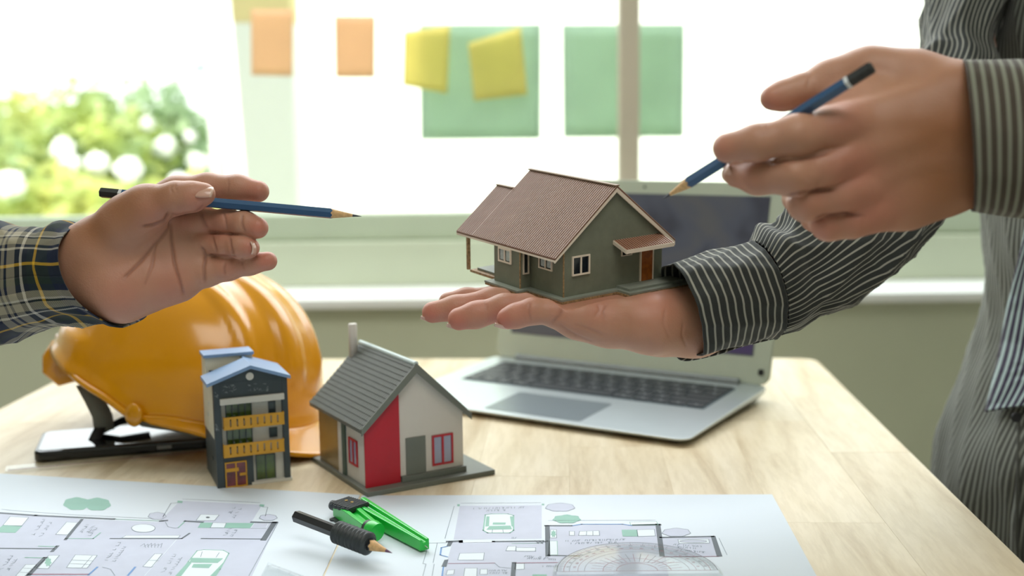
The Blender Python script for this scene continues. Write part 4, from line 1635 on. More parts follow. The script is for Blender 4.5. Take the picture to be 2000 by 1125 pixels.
def bar(name, m, a, b, w0, w1, h0, h1, parent, z0a, z0b, groove=False, bevel=.0006):
    """leg of the compass: a tapering bar with a groove along its top; h = thickness, z0 = underside height"""
    a, b = Vector(a), Vector(b)
    a.z = b.z = 0
    d = (b - a).normalized()
    n_ = Vector((-d.y, d.x, 0))
    mb = MB()

    def sec(p_, w, h, z0):
        if groove:
            prof = [(-w, 0), (w, 0), (w, h), (w * .45, h), (w * .38, h * .72), (-w * .38, h * .72), (-w * .45, h), (-w, h)]
        else:
            prof = [(-w, 0), (w, 0), (w, h), (-w, h)]
        return [p_ + n_ * x_ + Vector((0, 0, z0 + z_)) for x_, z_ in prof]
    s0_, s1_ = sec(a, w0 / 2, h0, z0a), sec(b, w1 / 2, h1, z0b)
    k = len(s0_)
    fs = [tuple(range(k - 1, -1, -1)), tuple(range(k, 2 * k))] + [(i, (i + 1) % k, (i + 1) % k + k, i + k) for i in range(k)]
    mb.add(s0_ + s1_, fs)
    return mb.build(name, m, parent, bevel)


bar('needle_leg', M['cgreen'], cl_pt(697, 989, .006), cl_pt(830, 1067, .004), .0135, .0068, .0105, .0075, cp, .0015, .0012, True)
pa_, pb_ = cl_pt(828, 1066, .004), cl_pt(836, 1074, .002)
pa_.z, pb_.z = .0045, .0032
MB().tube([pa_, pb_], [.0006, .00015], 8).build('needle', M['steel'], cp)
bar('pencil_leg', M['cgreen'], cl_pt(668, 992, .006), cl_pt(722, 1034, .008), .0140, .0110, .0100, .0095, cp, .0010, .0035, True)
# ring boss of the clamp
kc = cl_pt(731, 1038, .008)
kc.z = .0085
ax = (cl_pt(766, 1080, .012) - cl_pt(582, 1012, .012)).normalized()
ax.z = 0
ax = (ax * 1.0 + Vector((0, 0, -.10))).normalized()
mb = MB()
mb.tube([kc - ax * .0045, kc - ax * .0015, kc + ax * .0035], [.0060, .0070, .0062], 20)
mb.build('clamp_boss', M['cgreen'], cp, .0005)
mb = MB()
mb.tube([kc - ax * .0075, kc - ax * .0045], [.0054, .0058], 20)
mb.build('clamp_gasket', M['cblack'], cp)
# ribbed clamp sleeve round the black pencil
PT_, PE_ = atZ(766, 1080, cz + .0105), atZ(578, 1008, cz + .0175)
pax = (PT_ - PE_).normalized()
off_ = Vector((head.x, head.y, cz))
c0 = PE_ + pax * ((atZ(664, 1038, cz + .014) - PE_).dot(pax)) - off_
c1 = PE_ + pax * ((atZ(726, 1062, cz + .012) - PE_).dot(pax)) - off_
pts, rad = [], []
n = 9
for k in range(n * 4 + 1):
    t_ = k / (n * 4)
    pts.append(c0 + (c1 - c0) * t_)
    rad.append(.0070 + (.0007 if k % 4 in (1, 2) else -.0004) - (.0012 if k in (0, n * 4) else 0))
MB().tube(pts, rad, 28).build('ribbed_clamp', M['cblack'], cp)
# head: two ribbed plates, pivot, handle
hd = MB()
hc = cl_pt(680, 984, .012)
d_ = (cl_pt(706, 993, .01) - cl_pt(650, 976, .01))
d_.z = 0
d_.normalize()
n_ = Vector((-d_.y, d_.x, 0))
for z0, z1 in ((.0102, .0128), (.0002, .0014)):
    poly = []
    for s in range(0, 11):
        t_ = s / 10
        poly.append(hc + d_ * (-.010 + .022 * t_) - n_ * (.0092 + (.0008 if s % 2 else 0)))
    for s in range(10, -1, -1):
        t_ = s / 10
        poly.append(hc + d_ * (-.010 + .022 * t_) + n_ * (.0092 + (.0008 if s % 2 else 0)))
    hd.prism([(q.x, q.y, z0) for q in poly], (0, 0, z1 - z0))
for k in range(10):
    q = hc + d_ * (-.0088 + .0022 * k)
    hd.prism([(q.x - n_.x * .009 - d_.x * .0005, q.y - n_.y * .009 - d_.y * .0005, .0128), (q.x + n_.x * .009 - d_.x * .0005, q.y + n_.y * .009 - d_.y * .0005, .0128),
              (q.x + n_.x * .009 + d_.x * .0005, q.y + n_.y * .009 + d_.y * .0005, .0128), (q.x - n_.x * .009 + d_.x * .0005, q.y - n_.y * .009 + d_.y * .0005, .0128)], (0, 0, .0007))
hd.build('head', M['cblack'], cp)
q = hc - d_ * .010
q2 = hc - d_ * .0175
MB().tube([(q.x, q.y, .0075), (q2.x, q2.y, .0075)], [.0042, .0036], 12).build('handle', M['cblack'], cp)
for s in (-.003, .003):
    q = hc + d_ * s + n_ * .001
    MB().tube([(q.x, q.y, .0125), (q.x, q.y, .0139)], [.0013, .0011], 10).build('rivet', M['brass'], cp)
M['p_mauve'] = mat('mauve_lead', (104, 72, 98), .5, vary=0)
pencil('pencil', 'short black pencil gripped in the ribbed clamp of the compass', PT_, PE_, .0042, 0, .2, 'p_black', 'p_mauve', cone=.0185)

# ------------------------------------------------------------------ protractor and set square
a_, b_ = atZ(1079, 1116, TZ + .0015), atZ(1408, 1113, TZ + .0015)
PR = (b_ - a_).length / 2
cen = (a_ + b_) / 2 + Vector((0, -.004, 0))
pang = math.atan2(b_.y - a_.y, b_.x - a_.x)
pr = thing('protractor', 'clear plastic semicircular protractor lying on a floor plan', 'protractor', (cen.x, cen.y, PZ + .0003), (0, 0, pang))
poly = [(PR * math.cos(math.pi * k / 60), PR * math.sin(math.pi * k / 60)) for k in range(61)]
ring_o = poly + [(-PR, -.005), (PR, -.005)]
mb = MB()


def off_poly(f, z):
    return [(x_ * f, (y_ + .002) * f - .002, z) for x_, y_ in ring_o]


n = len(ring_o)
layers = [off_poly(1.0, 0), off_poly(1.0, .0008), off_poly(.955, .0022)]
vs = [p_ for l_ in layers for p_ in l_]
fs = [tuple(range(n - 1, -1, -1)), tuple(range(2 * n, 3 * n))]
for j in range(2):
    fs += [(j * n + i, j * n + (i + 1) % n, (j + 1) * n + (i + 1) % n, (j + 1) * n + i) for i in range(n)]
mb.add(vs, fs)
mb.build('plate', M['acrylic'], pr)
mk = MB()
ZM = .00228


def arc(r0, r1, a0, a1, mi, n=60):
    for k in range(n):
        t0, t1 = a0 + (a1 - a0) * k / n, a0 + (a1 - a0) * (k + 1) / n
        mk.add([(r0 * math.cos(t0), r0 * math.sin(t0), ZM), (r1 * math.cos(t0), r1 * math.sin(t0), ZM), (r1 * math.cos(t1), r1 * math.sin(t1), ZM), (r0 * math.cos(t1), r0 * math.sin(t1), ZM)], [(0, 1, 2, 3)], mi)


def spoke(r0, r1, t, w, mi):
    c, s = math.cos(t), math.sin(t)
    mk.add([(r0 * c + s * w, r0 * s - c * w, ZM + .00003), (r1 * c + s * w, r1 * s - c * w, ZM + .00003), (r1 * c - s * w, r1 * s + c * w, ZM + .00003), (r0 * c - s * w, r0 * s + c * w, ZM + .00003)], [(0, 1, 2, 3)], mi)


for rr, w_, mi in ((.865, .0003, 1), (.80, .0002, 0), (.70, .0002, 1), (.62, .0002, 0), (.40, .0003, 1), (.24, .0003, 1)):
    arc(rr * PR, rr * PR + w_, 0, math.pi, mi)
arc(.943 * PR, .953 * PR, 0, math.pi, 0, 90)
for k in range(181):
    t_ = math.pi * k / 180
    l_ = .855 if k % 10 == 0 else (.875 if k % 5 == 0 else .895)
    spoke(l_ * PR, .935 * PR, t_, .00007 if k % 10 else .00012, 0)
for k in range(1, 18):
    t_ = math.pi * k / 18
    spoke(.30 * PR, .55 * PR, t_, .00012, 1 if k % 2 else 0)
mk.add([(-.9 * PR, -.0002, ZM), (.9 * PR, -.0002, ZM), (.9 * PR, .0002, ZM), (-.9 * PR, .0002, ZM)], [(0, 1, 2, 3)], 1)
mk.add([(-.55 * PR, .0135, ZM), (.55 * PR, .0135, ZM), (.55 * PR, .0138, ZM), (-.55 * PR, .0138, ZM)], [(0, 1, 2, 3)], 1)
# degree figures round the scale
FIG = {'0': ['01', '13', '32', '20'], }
SEG = {'0': 'abcdef', '1': 'bc', '2': 'abged', '3': 'abgcd', '4': 'fgbc', '5': 'afgcd', '6': 'afgedc', '7': 'abc', '8': 'abcdefg', '9': 'abcdfg'}
SP = {'a': ((0, 2), (1, 2)), 'b': ((1, 2), (1, 1)), 'c': ((1, 1), (1, 0)), 'd': ((0, 0), (1, 0)), 'e': ((0, 0), (0, 1)), 'f': ((0, 1), (0, 2)), 'g': ((0, 1), (1, 1))}


def figures(txt, r, t, sz, mi):
    c, s = math.cos(t), math.sin(t)
    n_ = len(txt)
    for i, ch in enumerate(txt):
        for sg in SEG[ch]:
            (xa, ya), (xb, yb) = SP[sg]
            pts_ = []
            for (x_, y_) in ((xa, ya), (xb, yb)):
                lx_ = (x_ + i * 1.6 - n_ * .8) * sz * .5
                ly_ = (y_ - 1) * sz * .5
                pts_.append(Vector((r * c + s * lx_ + c * ly_, r * s - c * lx_ + s * ly_, ZM + .00002)))
            d = (pts_[1] - pts_[0]).normalized()
            nn = Vector((-d.y, d.x, 0)) * .0001
            mk.add([pts_[0] - nn, pts_[1] - nn, pts_[1] + nn, pts_[0] + nn], [(0, 1, 2, 3)], mi)


for k in range(1, 18):
    t_ = math.pi * k / 18
    figures(str(180 - k * 10), .83 * PR, t_, .0016, 0)
    figures(str(k * 10), .745 * PR, t_, .0015, 1)
mk.build('scale', [M['mark'], M['mark_red']], pr)

c0 = atZ(524, 1104, PZ)
ss = thing('set_square', 'clear plastic set square, only its corner showing beside the compass', 'set square', (c0.x, c0.y, PZ + .0002))
e1 = (atZ(590, 1129, PZ) - c0).normalized() * .10
e2 = (atZ(508, 1135, PZ) - c0).normalized() * .07
ins = (e1 + e2) * .16
o_ = [Vector((0, 0, 0)), e2, e1]
i_ = [ins, e2 * .62 + (e1) * .13, e1 * .66 + e2 * .12]
mb = MB()
h_ = Vector((0, 0, .002))
vs = o_ + i_ + [q + h_ for q in o_] + [q + h_ for q in i_]
fs = []
for k in range(3):
    j = (k + 1) % 3
    fs += [(k, j, 3 + j, 3 + k), (6 + k, 9 + k, 9 + j, 6 + j), (k, 6 + k, 6 + j, j), (3 + k, 3 + j, 9 + j, 9 + k)]
mb.add(vs, fs)
mb.build('plate', M['acrylic'], ss)
tk = MB()
d1 = e1.normalized()
n1_ = Vector((-d1.y, d1.x, 0))
if n1_.dot(e2) < 0:
    n1_ = -n1_
for k in range(70):
    q = d1 * (.006 + k * .001) + n1_ * .0008
    w_ = d1 * .00012
    l_ = n1_ * (.004 if k % 10 == 0 else .002)
    z_ = Vector((0, 0, .00208))
    tk.add([q - w_ + z_, q + w_ + z_, q + w_ + l_ + z_, q - w_ + l_ + z_], [(0, 1, 2, 3)])
tk.build('scale', M['mark'], ss)

# ------------------------------------------------------------------ smooth bodies: a distance field polygonised on a grid
def smin(a, b, k):
    h = np.clip(0.5 + 0.5 * (b - a) / k, 0, 1)
    return b + (a - b) * h - k * h * (1 - h)


class Field:
    def __init__(s, lo, hi, cell):
        s.lo = np.array(lo, np.float32)
        s.cell = cell
        s.n = np.ceil((np.array(hi) - np.array(lo)) / cell).astype(int) + 1
        s.ax = [s.lo[i] + np.arange(s.n[i], dtype=np.float32) * cell for i in range(3)]

    def blank(s):
        return np.full(s.n, 0.03, np.float32)

    def cone(s, D, a, b, ra, rb, k, flat=None):
        """smooth union of a tapering round-ended limb piece into D"""
        a, b = np.array(a, np.float32), np.array(b, np.float32)
        m = max(ra, rb) + k + s.cell * 3
        lo = np.minimum(a, b) - m
        hi = np.maximum(a, b) + m
        i0 = np.maximum(((lo - s.lo) / s.cell).astype(int), 0)
        i1 = np.minimum(((hi - s.lo) / s.cell).astype(int) + 2, s.n)
        if (i1 <= i0).any():
            return
        X = s.ax[0][i0[0]:i1[0]][:, None, None]
        Y = s.ax[1][i0[1]:i1[1]][None, :, None]
        Z = s.ax[2][i0[2]:i1[2]][None, None, :]
        ab = b - a
        L2 = max(float(ab @ ab), 1e-12)
        px, py, pz = X - a[0], Y - a[1], Z - a[2]
        t = np.clip((px * ab[0] + py * ab[1] + pz * ab[2]) / L2, 0, 1)
        qx, qy, qz = px - t * ab[0], py - t * ab[1], pz - t * ab[2]
        if flat is not None:                 # flatten along a direction: (unit vector, factor < 1)
            f, fac = flat
            dd = qx * f[0] + qy * f[1] + qz * f[2]
            g_ = (1 / fac - 1) * dd
            qx, qy, qz = qx + g_ * f[0], qy + g_ * f[1], qz + g_ * f[2]
        d = np.sqrt(qx * qx + qy * qy + qz * qz) - (ra + (rb - ra) * t)
        sl = (slice(i0[0], i1[0]), slice(i0[1], i1[1]), slice(i0[2], i1[2]))
        D[sl] = smin(D[sl], d.astype(np.float32), k)

    def mesh(s, D):
        """surface nets"""
        ins = D < 0
        nx, ny, nz = D.shape
        cnt = np.zeros((nx - 1, ny - 1, nz - 1), np.int8)
        for dx in (0, 1):
            for dy in (0, 1):
                for dz in (0, 1):
                    cnt += ins[dx:nx - 1 + dx, dy:ny - 1 + dy, dz:nz - 1 + dz]
        act = (cnt > 0) & (cnt < 8)
        idx = np.full(act.shape, -1, np.int64)
        ii = np.argwhere(act)
        idx[act] = np.arange(len(ii))
        acc = np.zeros((len(ii), 3))
        num = np.zeros(len(ii))
        for axis in range(3):
            o = [c for c in range(3) if c != axis]
            for e0 in (0, 1):
                for e1 in (0, 1):
                    p = ii.copy()
                    p[:, o[0]] += e0
                    p[:, o[1]] += e1
                    q = p.copy()
                    q[:, axis] += 1
                    d0 = D[p[:, 0], p[:, 1], p[:, 2]]
                    d1 = D[q[:, 0], q[:, 1], q[:, 2]]
                    cr = (d0 < 0) != (d1 < 0)
                    t = np.where(cr, d0 / np.where(cr, d0 - d1, 1), 0)
                    pos = p.astype(float)
                    pos[:, axis] += t
                    acc[cr] += pos[cr]
                    num[cr] += 1
        V = s.lo + (acc / num[:, None]) * s.cell
        F_ = []
        for axis in range(3):
            o = [c for c in range(3) if c != axis]
            sl0 = [slice(None)] * 3
            sl1 = [slice(None)] * 3
            sl0[axis] = slice(0, -1)
            sl1[axis] = slice(1, None)
            a, b = ins[tuple(sl0)], ins[tuple(sl1)]
            ed = np.argwhere(a != b)
            ok = np.ones(len(ed), bool)
            for c in o:
                ok &= (ed[:, c] > 0) & (ed[:, c] < D.shape[c] - 1)
            ed = ed[ok]
            flip = a[ed[:, 0], ed[:, 1], ed[:, 2]]
            quad_ = []
            for s0, s1 in ((-1, -1), (0, -1), (0, 0), (-1, 0)):
                c = ed.copy()
                c[:, o[0]] += s0
                c[:, o[1]] += s1
                quad_.append(idx[c[:, 0], c[:, 1], c[:, 2]])
            q = np.stack(quad_, 1)
            if axis == 1:
                flip = ~flip
            q[~flip] = q[~flip][:, ::-1]
            F_.append(q)
        return V, np.concatenate(F_)


def vnormals(V, Fq):
    n = np.cross(V[Fq[:, 2]] - V[Fq[:, 0]], V[Fq[:, 3]] - V[Fq[:, 1]])
    N = np.zeros_like(V)
    for k in range(4):
        np.add.at(N, Fq[:, k], n)
    return N / np.maximum(np.linalg.norm(N, axis=1, keepdims=True), 1e-12)


def relax(V, Fq, it=2, lam=.5):
    E_ = np.concatenate([Fq[:, [0, 1]], Fq[:, [1, 2]], Fq[:, [2, 3]], Fq[:, [3, 0]]])
    cnt = np.bincount(E_[:, 0], minlength=len(V))
    for _ in range(it):
        A = np.stack([np.bincount(E_[:, 0], V[E_[:, 1], c], len(V)) for c in range(3)], 1)
        V = V + lam * (A / cnt[:, None] - V)
    return V


RM = np.array(CAMR)
CP = np.array(CAMP)


def project(V):
    q = (V - CP) @ RM
    return np.stack([1000 + F * q[:, 0] / -q[:, 2], 562.5 - F * q[:, 1] / -q[:, 2]], 1)


def seg_dist(P, a, b):
    a, b = np.array(a, float), np.array(b, float)
    ab = b - a
    t = np.clip(((P - a) @ ab) / (ab @ ab), 0, 1)
    return np.linalg.norm(P - a - t[:, None] * ab, axis=1)


class Hand:
    """joints are given as photographed point (x, y), distance offset in mm behind Y0, radius in photographed pixels at Y0"""
    def __init__(s, Y0, box_px, dlo, dhi, cell):
        s.Y0 = Y0
        pts = [atY(x, y, Y0 + d) for x in (box_px[0], box_px[2]) for y in (box_px[1], box_px[3]) for d in (dlo, dhi)]
        lo = [min(p[i] for p in pts) for i in range(3)]
        hi = [max(p[i] for p in pts) for i in range(3)]
        s.f = Field(lo, hi, cell)
        s.palm = s.f.blank()
        s.fingers = []

    def J(s, j):
        x, y, d, r = j
        return np.array(atY(x, y, s.Y0 + d * .001)), r * s.Y0 / F

    def chain(s, D, js, k=.006, flat=None):
        for a, b in zip(js[:-1], js[1:]):
            (pa_, ra), (pb_, rb) = s.J(a), s.J(b)
            s.f.cone(D, pa_, pb_, ra, rb, k, flat)

    def palm_chain(s, js, k=.012, flat=None):
        s.chain(s.palm, js, k, flat)

    def finger(s, js, k=.005, join=.006):
        D = s.f.blank()
        s.chain(D, js, k)
        # joint swellings
        for j in js[1:-1]:
            p_, r_ = s.J(j)
            s.f.cone(D, p_, p_ + 1e-5, r_ * .97, r_ * .97, .002)
        s.fingers.append((D, join))

    def build(s, cut=None, web=.0012):
        T = None
        for D, join in s.fingers:
            U = smin(s.palm, D, join)
            T = U if T is None else smin(T, U, web)
        if T is None:
            T = s.palm
        if cut is not None:
            T = cut(s.f, T)
        V, Fq = s.f.mesh(T)
        V = relax(V, Fq, 2, .5)
        return V, Fq


def crease(V, Fq, lines, tone):
    """press fold lines into the side turned to the viewer; returns V and the fold weight"""
    N = vnormals(V, Fq)
    P = project(V)
    view = CP - V
    view /= np.linalg.norm(view, axis=1, keepdims=True)
    front = np.clip((N * view).sum(1) * 3, 0, 1)
    w = np.zeros(len(V))
    for pts, width, depth, t in lines:
        d = np.full(len(V), 1e9)
        n = len(pts) - 1
        for i, (a, b) in enumerate(zip(pts[:-1], pts[1:])):
            d = np.minimum(d, seg_dist(P, a, b))
        g_ = np.exp(-(d / width) ** 2) * front
        # fade towards both ends
        for e in (pts[0], pts[-1]):
            de = np.linalg.norm(P - np.array(e), axis=1)
            g_ *= np.clip(de / (width * 3), .15, 1)
        V = V - N * (depth * g_)[:, None]
        w = np.maximum(w, g_ * t)
    return V, w


def skin_mat():
    t = NT('skin')
    at = t.n('Attribute')
    at.attribute_name = 'tone'
    sp = t.n('SeparateColor')
    t.l(at.outputs['Color'], sp.inputs[0])
    co = t.n('TexCoord').outputs['Object']
    n1 = t.noise(28, 4, .6, co)
    base = t.ramp(n1.outputs['Fac'], [(0.3, lin((172, 126, 102))), (0.7, lin((184, 138, 113)))])
    c = t.mix(sp.outputs[0], base.outputs[0], lin((184, 110, 92)))          # red: blood under the skin
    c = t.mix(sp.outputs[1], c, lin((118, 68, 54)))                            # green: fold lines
    c = t.mix(sp.outputs[2], c, lin((150, 98, 62)))                            # blue: tanned back of the hand
    t.l(c, t.b.inputs['Base Color'])
    t.b.inputs['Roughness'].default_value = .5
    t.b.inputs['Subsurface Weight'].default_value = .22
    t.b.inputs['Subsurface Radius'].default_value = (.009, .0035, .0018)
    t.b.inputs['Subsurface Scale'].default_value = .5
    n2 = t.noise(420, 4, .65, co)
    n3 = t.n('TexVoronoi')
    n3.inputs['Scale'].default_value = 900
    t.l(co, n3.inputs['Vector'])
    h = t.math('ADD', n2.outputs['Fac'], t.math('MULTIPLY', n3.outputs['Distance'], .5))
    t.bump(h, .22, .0006)
    return t.m


M['skin'] = skin_mat()
M['nail'] = mat('fingernail', (200, 156, 138), .28, vary=.02, coat=.4)
M['nail_pale'] = mat('fingernail_free_edge', (208, 176, 158), .3, vary=.01, coat=.3)


def np_mesh(name, V, Fq, m, tone=None, parent=None, smooth=True):
    me = bpy.data.meshes.new(name)
    me.vertices.add(len(V))
    me.vertices.foreach_set('co', np.asarray(V, np.float32).ravel())
    Fq = np.asarray(Fq, np.int32)
    me.loops.add(Fq.size)
    me.loops.foreach_set('vertex_index', Fq.ravel())
    me.polygons.add(len(Fq))
    me.polygons.foreach_set('loop_start', np.arange(len(Fq), dtype=np.int32) * 4)
    me.polygons.foreach_set('loop_total', np.full(len(Fq), 4, np.int32))
    me.update(calc_edges=True)
    me.validate()
    me.polygons.foreach_set('use_smooth', [smooth] * len(me.polygons))
    me.materials.append(m)
    if tone is not None:
        ca = me.color_attributes.new('tone', 'FLOAT_COLOR', 'POINT')
        ca.data.foreach_set('color', np.concatenate([tone, np.ones((len(V), 1))], 1).astype(np.float32).ravel())
    o = bpy.data.objects.new(name, me)
    COL.objects.link(o)
    if parent is not None:
        o.parent = parent
    return o


def blot(P, spots):
    """soft patches (x, y, radius px, strength)"""
    w = np.zeros(len(P))
    for x, y, r, k in spots:
        w = np.maximum(w, k * np.exp(-(((P - np.array([x, y])) / r) ** 2).sum(1)))
    return w


# ---------------- hand with the pencil at the left (palm towards the viewer)
hA = Hand(.80, (30, 320, 560, 660), -.045, .05, .00085)
hA.palm_chain([(20, 505, 4, 52), (180, 498, 2, 52)])
hA.palm_chain([(20, 545, 4, 52), (190, 548, 2, 60)])
hA.palm_chain([(185, 500, 2, 58), (250, 480, 5, 46), (330, 440, 10, 32), (378, 430, 9, 27)])
hA.palm_chain([(230, 470, 12, 44), (320, 395, 17, 32)])
hA.palm_chain([(210, 530, 3, 58), (300, 500, 8, 40), (385, 476, 8, 27)])
hA.palm_chain([(205, 560, 1, 55), (240, 566, -1, 56), (300, 552, 0, 44), (350, 543, 2, 36), (385, 528, 4, 28)])
hA.palm_chain([(205, 470, -1, 50), (255, 430, -8, 42), (290, 405, -13, 35)])
hA.palm_chain([(330, 470, 9, 34), (360, 500, 8, 34)])
hA.finger([(300, 410, 18, 33), (345, 379, 18, 34), (405, 367, 15, 27.5), (465, 367, 10, 24), (505, 374, 6, 21)], join=.007)
hA.finger([(372, 432, 8, 25), (400, 430, 5, 23), (445, 432, -1, 22), (478, 437, -9, 22.5), (503, 445, -13, 21)], join=.006)
hA.finger([(375, 477, 7, 25), (405, 476, 3, 22.5), (440, 479, -4, 21), (470, 482, -12, 21), (487, 484, -14, 20)], join=.006)
hA.finger([(375, 528, 4, 27), (405, 530, 2, 28), (445, 523, -1, 23.5), (487, 515, -4, 20.5), (523, 510, -6, 18.5)], join=.006)
hA.finger([(240, 438, -6, 44), (285, 403, -14, 37), (344, 387, -19, 30), (376, 384, -21, 27), (399, 379, -22, 21)], join=.009)
VA, FA = hA.build()
VA, wA = crease(VA, FA, [
    ([(330, 412), (322, 432), (300, 440), (275, 443)], 3.2, .0016, .8),
    ([(338, 416), (330, 445), (310, 470), (275, 510), (240, 545)], 3.0, .0012, .6),
    ([(334, 430), (335, 470), (340, 510), (355, 560), (360, 580)], 3.0, .0013, .65),
    ([(305, 470), (297, 520), (280, 560)], 2.6, .0007, .35),
    ([(388, 480), (398, 490), (402, 500), (398, 522), (400, 555)], 3.2, .0014, .6),
    ([(392, 412), (400, 440), (408, 450)], 3.2, .0014, .6),
    ([(436, 412), (440, 432), (444, 452)], 2.6, .0009, .5),
    ([(474, 415), (472, 436), (478, 456)], 2.6, .0010, .5),
    ([(414, 458), (418, 478), (424, 496)], 2.6, .0010, .5),
    ([(448, 460), (450, 480), (456, 500)], 2.8, .0012, .6),
    ([(440, 508), (437, 524), (440, 540)], 2.4, .0008, .4),
    ([(474, 500), (473, 515), (478, 530)], 2.4, .0007, .35),
    ([(404, 455), (440, 456), (478, 459)], 2.5, .0006, .7),
    ([(404, 498), (430, 500), (465, 501)], 2.5, .0006, .7),
    ([(338, 358), (334, 368), (338, 380)], 2.2, .0006, .35),
    ([(346, 357), (342, 366), (346, 376)], 2.2, .0006, .3),
    ([(330, 418), (350, 420), (382, 414), (400, 398)], 2.5, .0004, .6),
    ([(445, 345), (446, 362), (444, 380)], 2.2, .0005, .25),
], None)
PAp = project(VA)
redA = blot(PAp, [(505, 445, 26, .8), (490, 482, 24, .7), (520, 508, 30, .8), (500, 372, 34, .6), (390, 395, 34, .55), (330, 560, 60, .4), (240, 575, 60, .4), (420, 450, 40, .45), (360, 430, 30, .5), (300, 420, 40, .4), (450, 520, 40, .4)])
tanA = blot(PAp, [(180, 440, 50, .9), (230, 400, 60, .8), (300, 370, 40, .6), (250, 375, 50, .7), (170, 520, 30, .4)])
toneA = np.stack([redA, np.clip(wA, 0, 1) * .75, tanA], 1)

# ---------------- open palm under the brown-roofed house
mH = Matrix.Translation(hh.location) @ hh.rotation_euler.to_matrix().to_4x4()
hn = np.array((mH.to_3x3() @ Vector((0, 0, 1))))
ho = np.array(mH @ Vector((0, 0, -BT - .0001)))
mHi = np.array(mH.inverted())


def under_house(f, D):
    """the skin is pressed flat where the base stands on it"""
    X = f.ax[0][:, None, None]
    Y = f.ax[1][None, :, None]
    Z = f.ax[2][None, None, :]
    h = (X - ho[0]) * hn[0] + (Y - ho[1]) * hn[1] + (Z - ho[2]) * hn[2]
    lu = X * mHi[0, 0] + Y * mHi[0, 1] + Z * mHi[0, 2] + mHi[0, 3]
    lv = X * mHi[1, 0] + Y * mHi[1, 1] + Z * mHi[1, 2] + mHi[1, 3]
    outside = np.maximum(np.maximum(-lu - .010, lu - A_ - .014), np.maximum(-lv - .019, lv - L_))
    h = h - np.maximum(outside, 0) * 1.2
    k = .0022
    m_ = np.clip(.5 - .5 * (h - D) / k, 0, 1)
    return (h + (D - h) * m_ + k * m_ * (1 - m_)).astype(np.float32)


hB = Hand(.80, (800, 520, 1440, 720), -.06, .10, .00095)
hB.palm_chain([(1090, 610, -26, 27), (1130, 620, -26, 34), (1190, 630, -22, 40), (1270, 634, -14, 50), (1345, 634, -2, 46)])
hB.palm_chain([(1100, 600, -6, 30), (1200, 622, -4, 38), (1280, 630, 4, 46), (1345, 632, 8, 50)])
hB.palm_chain([(1095, 598, 14, 30), (1200, 612, 16, 36), (1290, 620, 16, 46), (1360, 622, 14, 50)])
hB.palm_chain([(1095, 592, 33, 28), (1200, 605, 36, 36), (1290, 612, 30, 50), (1360, 614, 22, 50)])
hB.palm_chain([(1300, 634, 2, 52), (1360, 634, 8, 52), (1460, 600, 20, 52)])
hB.finger([(1118, 614, -27, 25), (1082, 609, -29, 24), (1040, 608, -31, 23.5), (1008, 617, -30, 22), (990, 622, -29, 19.5)])
hB.finger([(1095, 600, -10, 27), (1050, 596, -10, 26), (985, 601, -11, 25.5), (930, 615, -11, 24.5), (897, 623, -11, 22.5)])
hB.finger([(1090, 596, 12, 27), (1040, 586, 12, 26), (960, 589, 11, 26), (890, 602, 11, 24), (845, 610, 11, 21.5)])
hB.finger([(1090, 590, 33, 27), (1045, 578, 34, 25), (975, 579, 35, 22.5), (910, 583, 35, 20), (874, 588, 35, 18)])
hB.finger([(1300, 612, 34, 40), (1235, 600, 58, 30), (1180, 590, 72, 25), (1130, 586, 80, 21)], join=.01)
VB, FB = hB.build(under_house)
VB, wB = crease(VB, FB, [
    ([(1035, 588), (1032, 610), (1038, 630)], 2.6, .0006, .25),
    ([(1100, 600), (1092, 618), (1076, 634)], 3.4, .0010, .35),
    ([(1190, 590), (1178, 610), (1185, 628)], 3.0, .0006, .25),
    ([(1165, 592), (1172, 604), (1160, 622)], 3.0, .0005, .2),
    ([(945, 582), (950, 600), (948, 612)], 2.6, .0004, .2),
    ([(1090, 632), (1110, 645), (1130, 660)], 2.4, .0005, .3),
    ([(1120, 632), (1150, 642), (1180, 656)], 2.4, .0004, .25),
    ([(1100, 644), (1130, 656), (1160, 668)], 2.4, .0004, .25),
    ([(1300, 600), (1295, 630), (1310, 665)], 3.0, .0004, .15),
    ([(1335, 628), (1332, 655), (1342, 680)], 2.4, .0005, .25),
], None)
PBp = project(VB)
redB = blot(PBp, [(980, 630, 34, .95), (890, 632, 36, .95), (838, 616, 30, .95), (1010, 610, 40, .55), (925, 600, 50, .5), (1170, 600, 40, .4), (1280, 590, 50, .45), (1100, 600, 50, .3)])
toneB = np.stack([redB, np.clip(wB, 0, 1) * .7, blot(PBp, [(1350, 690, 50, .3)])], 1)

# ---------------- near hand with the pencil at the right (back towards the viewer)
hC = Hand(.66, (1370, 70, 2010, 500), -.05, .06, .00090)
hC.palm_chain([(2040, 225, 6, 66), (1900, 215, 6, 66), (1840, 205, 4, 60), (1660, 242, -6, 38)])
hC.palm_chain([(2040, 270, 4, 68), (1900, 262, 3, 66), (1830, 262, 0, 58), (1655, 300, -10, 37)])
hC.palm_chain([(2040, 315, 6, 68), (1900, 315, 5, 66), (1830, 318, 2, 56), (1675, 362, -6, 36)])
hC.palm_chain([(1900, 330, 8, 62), (1830, 360, 6, 56), (1765, 390, 4, 50), (1702, 412, 0, 38)])
hC.palm_chain([(1880, 190, 10, 62), (1780, 160, 20, 54), (1700, 146, 26, 46), (1640, 158, 30, 38)])
hC.palm_chain([(1770, 215, 12, 52), (1700, 205, 12, 44), (1640, 208, 10, 32), (1585, 222, 0, 22)], .008)
hC.palm_chain([(1770, 300, 22, 50), (1700, 330, 22, 44)])
hC.finger([(1665, 243, -8, 39), (1620, 250, -14, 38), (1555, 264, -22, 36.5), (1478, 279, -20, 32.5), (1421, 289, -14, 28.5)], join=.007)
